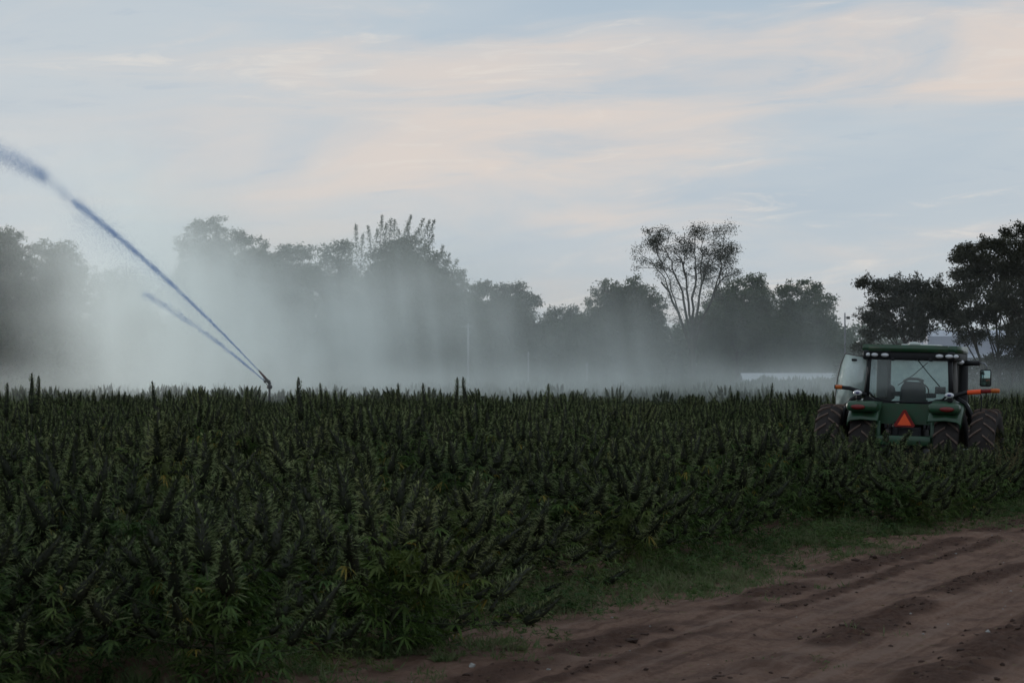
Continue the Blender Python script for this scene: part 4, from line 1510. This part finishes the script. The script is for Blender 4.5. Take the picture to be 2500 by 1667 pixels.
RR = 0.965
for xc in (-1.58, -0.86, 0.86, 1.58):
    wheel(xc, 0.0, RR, 0.50, 20, 0.60, 'rear_wheel')
for xc in (-0.95, 0.95):
    wheel(xc, 3.0, 0.74, 0.42, 16, 0.44, 'front_wheel')
part('axle', MB().tube([(-1.62, 0, RR), (-.5, 0, RR), (.5, 0, RR), (1.62, 0, RR)], (.09, .15, .15, .09), 12), 'steel')
part('front_axle', MB().tube([(-.95, 3.0, .72), (.95, 3.0, .72)], .10, 10), 'tractor_green')

# ---- body behind and under the cab
mb = MB()
mb.box((0, 0.1, 1.12), (0.62, 1.1, 0.75), .04)
mb.box((0, 1.6, 1.0), (0.55, 2.4, 0.6), .04)
part('transmission', mb, 'black_plastic')
part('rear_panel', MB().prism([(-.62, 1.55), (.62, 1.55), (.60, 1.90), (.48, 1.97), (-.48, 1.97), (-.60, 1.90)], -.42, -.10), 'tractor_green')
mb = MB()
for sx in (-1, 1):
    mb.box((sx * .56, -.50, 1.30), (.10, .12, .62), .02)
part('hitch_upright', mb, 'tractor_green')
part('hitch_crossbar', MB().box((-.03, -.62, 1.22), (1.16, .12, .20), .03), 'tractor_green')
mb = MB()
for sx in (-1, 1):
    mb.tube([(sx * .42, -.45, .80), (sx * .46, -.95, .62), (sx * .47, -1.25, .60)], (.05, .05, .06), 8)
part('lower_link', mb, 'tractor_green')
part('top_link', MB().tube([(0, -.45, 1.25), (0, -.80, 1.15)], (.045, .045), 8), 'black_plastic')
part('drawbar', MB().box((0, -.8, .5), (.14, .9, .07), .01), 'black_plastic')
mb = MB()
for k in range(4):
    mb.box((.23 + .085 * k if k > 1 else -.40 + .085 * k, -.50, 1.50), (.06, .10, .10), .01)
part('hydraulic_coupler', mb, 'black_plastic')
mb = MB()
for x0, zz in ((-.32, 1.1), (.30, 1.15), (-.15, .95)):
    mb.tube([(x0, -.5, 1.5), (x0 + .03, -.72, zz), (x0 * .6, -.6, zz - .25), (x0 * .3, -.4, zz - .2)], .016, 6)
part('hose', mb, 'black_plastic')
part('trailer_socket', MB().box((-.13, -.60, 1.55), (.16, .10, .13), .02), 'black_plastic')

# slow-vehicle triangle
tri = [(-.19, 1.50), (.19, 1.50), (.215, 1.535), (.025, 1.845), (-.025, 1.845), (-.215, 1.535)]
mk = part('warning_triangle', MB().prism(tri, -.66, -.63), 'dark_red')
part('reflector', MB().prism([(-.145, 1.535), (.145, 1.535), (0, 1.785)], -.668, -.655), 'bright_orange', mk)
part('bracket', MB().box((0, -.52, 1.62), (.05, .22, .04)), 'black_plastic', mk)

# ---- fenders
for sx in (-1, 1):
    mb = MB()
    prof = []
    for q in np.linspace(-.15, 1.0, 12):
        a = R(128) - q * R(95)
        prof.append((0.02 + 1.14 * math.cos(a), RR + 1.08 * math.sin(a)))
    yz = np.array(prof)
    V = []
    xs = (0.50, 0.53, 0.86, 1.08, 1.14, 1.15)
    zo = (-.04, .0, .015, -.01, -.05, -.14)
    for x_, z_ in zip(xs, zo):
        for (yy, zz) in yz:
            V.append((sx * x_, yy, zz + z_))
    n = len(yz)
    F = [[i * n + j, i * n + j + 1, (i + 1) * n + j + 1, (i + 1) * n + j] for i in range(len(xs) - 1) for j in range(n - 1)]
    mb.add(V, [F], 0, True)
    fo = part('fender', mb, 'tractor_green')
    sm = fo.modifiers.new('thick', 'SOLIDIFY')
    sm.thickness = 0.03
    # rear nose of the fender that carries the lamp
    nb_ = part('fender_end', MB().box((sx * .83, -.78, 1.90), (.64, .42, .21), .085, seg=4), 'tractor_green')
    lp = MB()
    lp.lathe([(0, -.03), (.7, -.03), (1.0, -.01), (1.0, .03), (0, .03)], (0, 0, 0), 'y', 20)
    me = lp.mesh('tail_lamp', 'lamp_red')
    o = obj('tail_lamp', me, TR)
    o.matrix_local = Matrix.Translation((sx * .90, -.99, 1.885)) @ Matrix.Diagonal((.15, .6, .052, 1))
    lp = MB()
    lp.lathe([(0, -.03), (.7, -.025), (1.0, 0), (0, .02)], (0, 0, 0), 'y', 20)
    o = obj('work_lamp', lp.mesh('work_lamp', 'lamp_white'), TR)
    o.matrix_local = Matrix.Translation((sx * .93, -.88, 2.17)) @ Matrix.Diagonal((.095, .8, .055, 1))
    lc = MB().lathe([(0, -.045), (.36, -.043), (.45, -.03)], (0, 0, 0), 'y', 16)
    c = obj('lens_centre', lc.mesh('lens_centre', 'lamp_centre'), o)
    part('lamp_mount', MB().box((sx * .93, -.74, 2.10), (.10, .16, .16), .03), 'black_plastic')
    # black fender extension over the outer wheel
    mb = MB()
    pts = [(sx * .98, -.3, 2.12), (sx * 1.16, -.3, 2.02), (sx * 1.30, -.3, 1.80), (sx * 1.37, -.3, 1.50), (sx * 1.38, -.3, 1.20), (sx * 1.33, -.3, .85)]
    mb.tube(pts, .045, 8, flat=1.0)
    part('fender_flare', mb, 'black_plastic')

# ---- cab
roof = MB()
bm = bmesh.new()
bmesh.ops.create_cube(bm, size=1.0)
bmesh.ops.scale(bm, vec=(1.94, 2.0, .14), verts=bm.verts)
bmesh.ops.bevel(bm, geom=[ed for ed in bm.edges if abs(ed.verts[0].co.z - ed.verts[1].co.z) > .1], offset=.16, segments=5, affect='EDGES')
top_e = [ed for ed in bm.edges if ed.verts[0].co.z > .08 and ed.verts[1].co.z > .08 and len([f for f in ed.link_faces if abs(f.normal.z) < .5]) == 1]
bmesh.ops.bevel(bm, geom=top_e, offset=.075, segments=4, affect='EDGES')
bmesh.ops.translate(bm, vec=(-.02, .72, 3.10), verts=bm.verts)
roof.bm(bm, 0, True)
rf = part('cab_roof', roof, 'tractor_green')
part('roof_underside', MB().box((-.02, .74, 2.955), (1.88, 1.96, .19), .03), 'black_plastic', rf)
part('roof_cap', MB().box((.08, .9, 3.175), (.75, .8, .05), .02), 'roof_white', rf)
part('beacon_dome', MB().lathe([(0, .05), (.07, .045), (.12, .02), (.13, -.02), (0, -.02)], (.03, .2, 3.195), 'z', 20), 'roof_white', rf)
part('antenna', MB().tube([(.05, .6, 3.15), (.05, .6, 3.55)], (.008, .005), 5), 'black_plastic', rf)
for xl, wl in ((-.90, .045), (-.755, .072), (-.53, .082), (.66, .082), (.87, .082), (1.02, .055)):
    lp = MB().lathe([(0, -.035), (.75, -.028), (1, 0), (1.0, .03), (0, .03)], (0, 0, 0), 'y', 20)
    o = obj('roof_lamp', lp.mesh('roof_lamp', 'lamp_white'), TR)
    o.matrix_local = Matrix.Translation((xl * .94, -.262, 2.955)) @ Matrix.Diagonal((wl, .9, .043, 1))
    bz = MB().lathe([(1.0, .01), (1.25, .01), (1.3, .06)], (0, 0, 0), 'y', 20)
    obj('bezel', bz.mesh('bezel', 'black_plastic'), o)
o = obj('roof_lamp', MB().lathe([(0, -.035), (.75, -.028), (1, 0), (1.0, .03), (0, .03)], (0, 0, 0), 'y', 20).mesh('roof_lamp', 'lamp_white'), TR)
o.matrix_local = Matrix.Translation((.90, .9, 2.85)) @ Matrix.Rotation(R(60), 4, 'Z') @ Matrix.Diagonal((.10, .9, .05, 1))

# posts (rear corner, front corner), leaning slightly
posts = {}
for sx in (-1, 1):
    part('rear_pillar', MB().tube([(sx * .83, -.16, 2.92), (sx * .85, -.19, 2.5), (sx * .87, -.22, 2.10)], (.045, .048, .06), 8), 'black_plastic')
    part('front_pillar', MB().tube([(sx * .70, 1.50, 2.92), (sx * .72, 1.55, 2.4), (sx * .66, 1.60, 1.6)], .045, 8), 'black_plastic')
part('cab_sill', MB().prism([(-.92, 2.16), (-.72, 2.05), (-.40, 1.99), (-.15, 1.965), (.15, 1.965), (.40, 1.99), (.72, 2.05), (.92, 2.16), (.92, 1.98), (.60, 1.93), (.3, 1.88), (-.3, 1.88), (-.60, 1.93), (-.92, 1.98)], -.30, -.14), 'black_plastic')
part('cab_floor', MB().box((0, .7, 1.70), (1.5, 1.8, .30), .03), 'black_plastic')
rw = part('rear_window', MB().prism([(-.80, 2.90), (.80, 2.90), (.84, 2.20), (.70, 2.07), (.38, 2.00), (-.38, 2.00), (-.70, 2.07), (-.84, 2.20)], -.215, -.205), 'cab_glass')
fr_ = MB()
for a_, b_ in (((-.80, 2.905), (.80, 2.905)), ((-.80, 2.9), (-.84, 2.2)), ((.80, 2.9), (.84, 2.2)), ((-.84, 2.2), (-.70, 2.07)), ((.84, 2.2), (.70, 2.07)), ((-.7, 2.07), (-.38, 2.0)), ((.7, 2.07), (.38, 2.0)), ((-.38, 2.0), (.38, 2.0))):
    fr_.tube([(a_[0], -.215, a_[1]), (b_[0], -.215, b_[1])], .022, 6)
part('window_frame', fr_, 'black_plastic', rw)
mb = MB()
for sx in (-.34, .44):
    mb.box((sx, -.235, 2.88), (.07, .04, .07), .01)
part('hinge', mb, 'black_plastic', rw)
part('wiper', MB().tube([(.16, -.25, 2.89), (.40, -.25, 2.60), (.64, -.25, 2.34)], (.010, .009, .010), 5), 'black_plastic')
part('windscreen', MB().prism([(-.68, 2.90), (.68, 2.90), (.64, 1.80), (-.64, 1.80)], 1.60, 1.61), 'dusty_glass')
part('front_wiper', MB().tube([(.10, 1.57, 2.82), (-.20, 1.57, 2.55), (-.52, 1.57, 2.33)], .010, 5), 'black_plastic')
# right side glass and its frame
mb = MB()
mb.add([(.85, -.15, 2.15), (.72, 1.52, 1.95), (.715, 1.50, 2.88), (.82, -.13, 2.90)], [[[0, 1, 2, 3]]])
part('side_window', mb, 'cab_glass')
part('side_frame', MB().tube([(.865, -.15, 2.12), (.84, .5, 1.85), (.73, 1.52, 1.80)], .03, 6), 'black_plastic')
part('mid_pillar', MB().tube([(.80, .55, 2.90), (.82, .55, 2.4), (.84, .5, 1.85)], (.06, .07, .06), 8), 'trim_grey')
# cab-inside trims seen through the rear glass
part('rear_trim', MB().box((-.60, .05, 2.48), (.22, .10, .80), .03), 'trim_grey')
mb = MB()
mb.box((0, .55, 1.98), (.52, .50, .16), .06)
seat = part('seat', mb, 'seat_fabric')
part('backrest', MB().prism([(-.27, 1.95), (.27, 1.95), (.26, 2.30), (.20, 2.42), (-.16, 2.42), (-.24, 2.30)], .26, .38), 'seat_fabric', seat)
part('headrest', MB().tube([(-.20, .32, 2.42), (-.10, .32, 2.475), (.10, .32, 2.475), (.22, .32, 2.43)], .03, 8), 'trim_grey', seat)
mb = MB()
mb.box((-.32, .35, 2.16), (.20, .25, .10), .03)
mb.box((.36, .40, 2.14), (.18, .40, .10), .03)
part('armrest', mb, 'seat_fabric', seat)
part('passenger_seat', MB().box((-.58, .45, 2.18), (.38, .14, .32), .10, seg=4), 'seat_fabric')
part('monitor', MB().box((.52, .65, 2.25), (.22, .06, .15), .02), 'seat_fabric')
mb = MB()
mb.tube([(.20 * math.cos(a_), 1.15 + .08 * math.sin(a_), 2.20 + .18 * math.sin(a_)) for a_ in np.linspace(0, 6.283, 20)], .016, 6)
part('steering_wheel', mb, 'black_plastic')
part('steering_column', MB().tube([(0, 1.15, 2.20), (0, 1.45, 1.75)], .05, 8), 'black_plastic')

# ---- open door on the left, hinged at the rear pillar
door = MB()
hx, hy = -.87, -.16
dirx, diry = -math.sin(R(66)), math.cos(R(66))
prof = [(.02, 2.90), (.50, 2.97), (.62, 2.75), (.72, 2.45), (.78, 2.12), (.76, 1.86), (.70, 1.80), (.36, 2.00), (.10, 2.10), (.02, 2.20)]
V = []
for u_, z_ in prof:
    bow = 0.10 * math.sin(min(1, u_ / .8) * math.pi)
    V.append((hx + dirx * u_ - diry * bow, hy + diry * u_ + dirx * bow * 0.6, z_))
k = len(V)
ctr = tuple(np.mean(V, axis=0))
V2 = V + [ctr] + [(a_ + .008 * diry, b_ - .008 * dirx, c_) for a_, b_, c_ in V] + [(ctr[0] + .008 * diry, ctr[1] - .008 * dirx, ctr[2])]
F = [[i, (i + 1) % k, k] for i in range(k)] + [[k + 1 + (i + 1) % k, k + 1 + i, 2 * k + 1] for i in range(k)]
F4 = [[(i + 1) % k, i, k + 1 + i, k + 1 + (i + 1) % k] for i in range(k)]
door.add(V2, [F, F4], 0, True)
dr = part('open_door', door, 'door_glass')
part('door_frame', MB().tube(V + [V[0]], .014, 6), 'trim_grey', dr)
part('door_arm', MB().box((hx - .22, hy + .10, 2.84), (.26, .05, .05), .01), 'black_plastic', dr)
part('door_handle', MB().tube([(hx + .02, hy - .10, 2.70), (hx + .0, hy - .12, 2.45), (hx - .04, hy - .10, 2.15)], .014, 6), 'trim_grey', dr)

# ---- marker arms
mb = MB()
la = part('marker_arm', MB().tube([(-.84, -.45, 2.12), (-1.0, -.45, 2.20), (-1.18, -.45, 2.255), (-1.36, -.45, 2.27)], (.05, .045, .04, .04), 8), 'black_plastic')
part('amber_lamp', MB().tube([(-1.33, -.45, 2.27), (-1.38, -.45, 2.275), (-1.47, -.45, 2.275)], (.045, .048, .044), 10), 'lamp_amber', la)
part('end_cap', MB().tube([(-1.468, -.45, 2.275), (-1.49, -.45, 2.275)], .046, 10), 'black_plastic', la)
ra = part('marker_arm', MB().tube([(.86, -.35, 2.10), (1.0, -.35, 2.17), (1.14, -.35, 2.215), (1.24, -.35, 2.235)], (.05, .045, .042, .042), 8), 'black_plastic')
part('reflector', MB().tube([(1.22, -.35, 2.23), (1.49, -.35, 2.26)], .050, 10), 'bright_orange', ra)
part('red_lamp', MB().tube([(1.488, -.35, 2.26), (1.70, -.35, 2.28)], .044, 10), 'dark_red', ra)
part('amber_lamp', MB().tube([(1.695, -.35, 2.28), (1.80, -.35, 2.285), (1.865, -.35, 2.28)], (.046, .05, .04), 10), 'lamp_amber', ra)
part('cable', MB().tube([(1.46, -.33, 2.25), (1.50, -.33, 2.15), (1.50, -.33, 1.95), (1.48, -.33, 1.75)], .014, 6), 'black_plastic', ra)

# ---- exhaust stack, mirror, front lamp
part('exhaust_stack', MB().tube([(.80, 1.85, 1.2), (.80, 1.85, 2.0), (.80, 1.85, 2.78), (.80, 1.85, 2.95)], (.125, .125, .125, .08), 14), 'black_plastic')
mi_ = part('mirror', MB().box((1.33, 1.55, 2.53), (.24, .09, .36), .035, seg=3), 'black_plastic')
part('mirror_face', MB().box((1.33, 1.502, 2.53), (.20, .01, .31), .003), 'mirror_glass', mi_)
part('mirror_arm', MB().tube([(.74, 1.55, 2.83), (1.20, 1.55, 2.84)], .055, 8), 'black_plastic', mi_)
part('mirror_hook', MB().tube([(1.19, 1.55, 2.85), (1.30, 1.55, 2.84), (1.35, 1.55, 2.78), (1.34, 1.55, 2.70)], .02, 6), 'steel', mi_)
sl = part('step_lamp', MB().tube([(-1.62, 1.5, 2.16), (-1.57, 1.5, 2.20), (-1.52, 1.5, 2.16), (-1.52, 1.5, 1.98), (-1.62, 1.5, 1.98), (-1.62, 1.5, 2.16)], .022, 6), 'black_plastic')
part('lamp_lens', MB().box((-1.57, 1.5, 2.06), (.05, .03, .13), .01), 'lamp_white', sl)
part('lamp_post', MB().tube([(-1.57, 1.5, 1.98), (-1.56, 1.5, 1.5), (-1.0, 1.5, 1.3), (-.6, 1.5, 1.3)], .022, 6), 'trim_grey', sl)
# ---- bonnet
hood = MB()
bm = bmesh.new()
bmesh.ops.create_cube(bm, size=1.0)
bmesh.ops.scale(bm, vec=(.85, 2.3, .72), verts=bm.verts)
bmesh.ops.bevel(bm, geom=bm.edges[:], offset=.12, segments=4, affect='EDGES')
bmesh.ops.translate(bm, vec=(0, 2.85, 1.62), verts=bm.verts)
for v_ in bm.verts:
    v_.co.z -= max(0, v_.co.y - 2.2) * 0.10
hood.bm(bm, 0, True)
part('bonnet', hood, 'tractor_green')
part('front_weights', MB().box((0, 4.15, .85), (.75, .35, .45), .05), 'black_plastic')
part('step', MB().box((-.78, 1.0, .9), (.25, .5, .9), .03), 'black_plastic')
part('fuel_tank', MB().box((.72, 1.1, 1.05), (.30, 1.1, .55), .08), 'black_plastic')
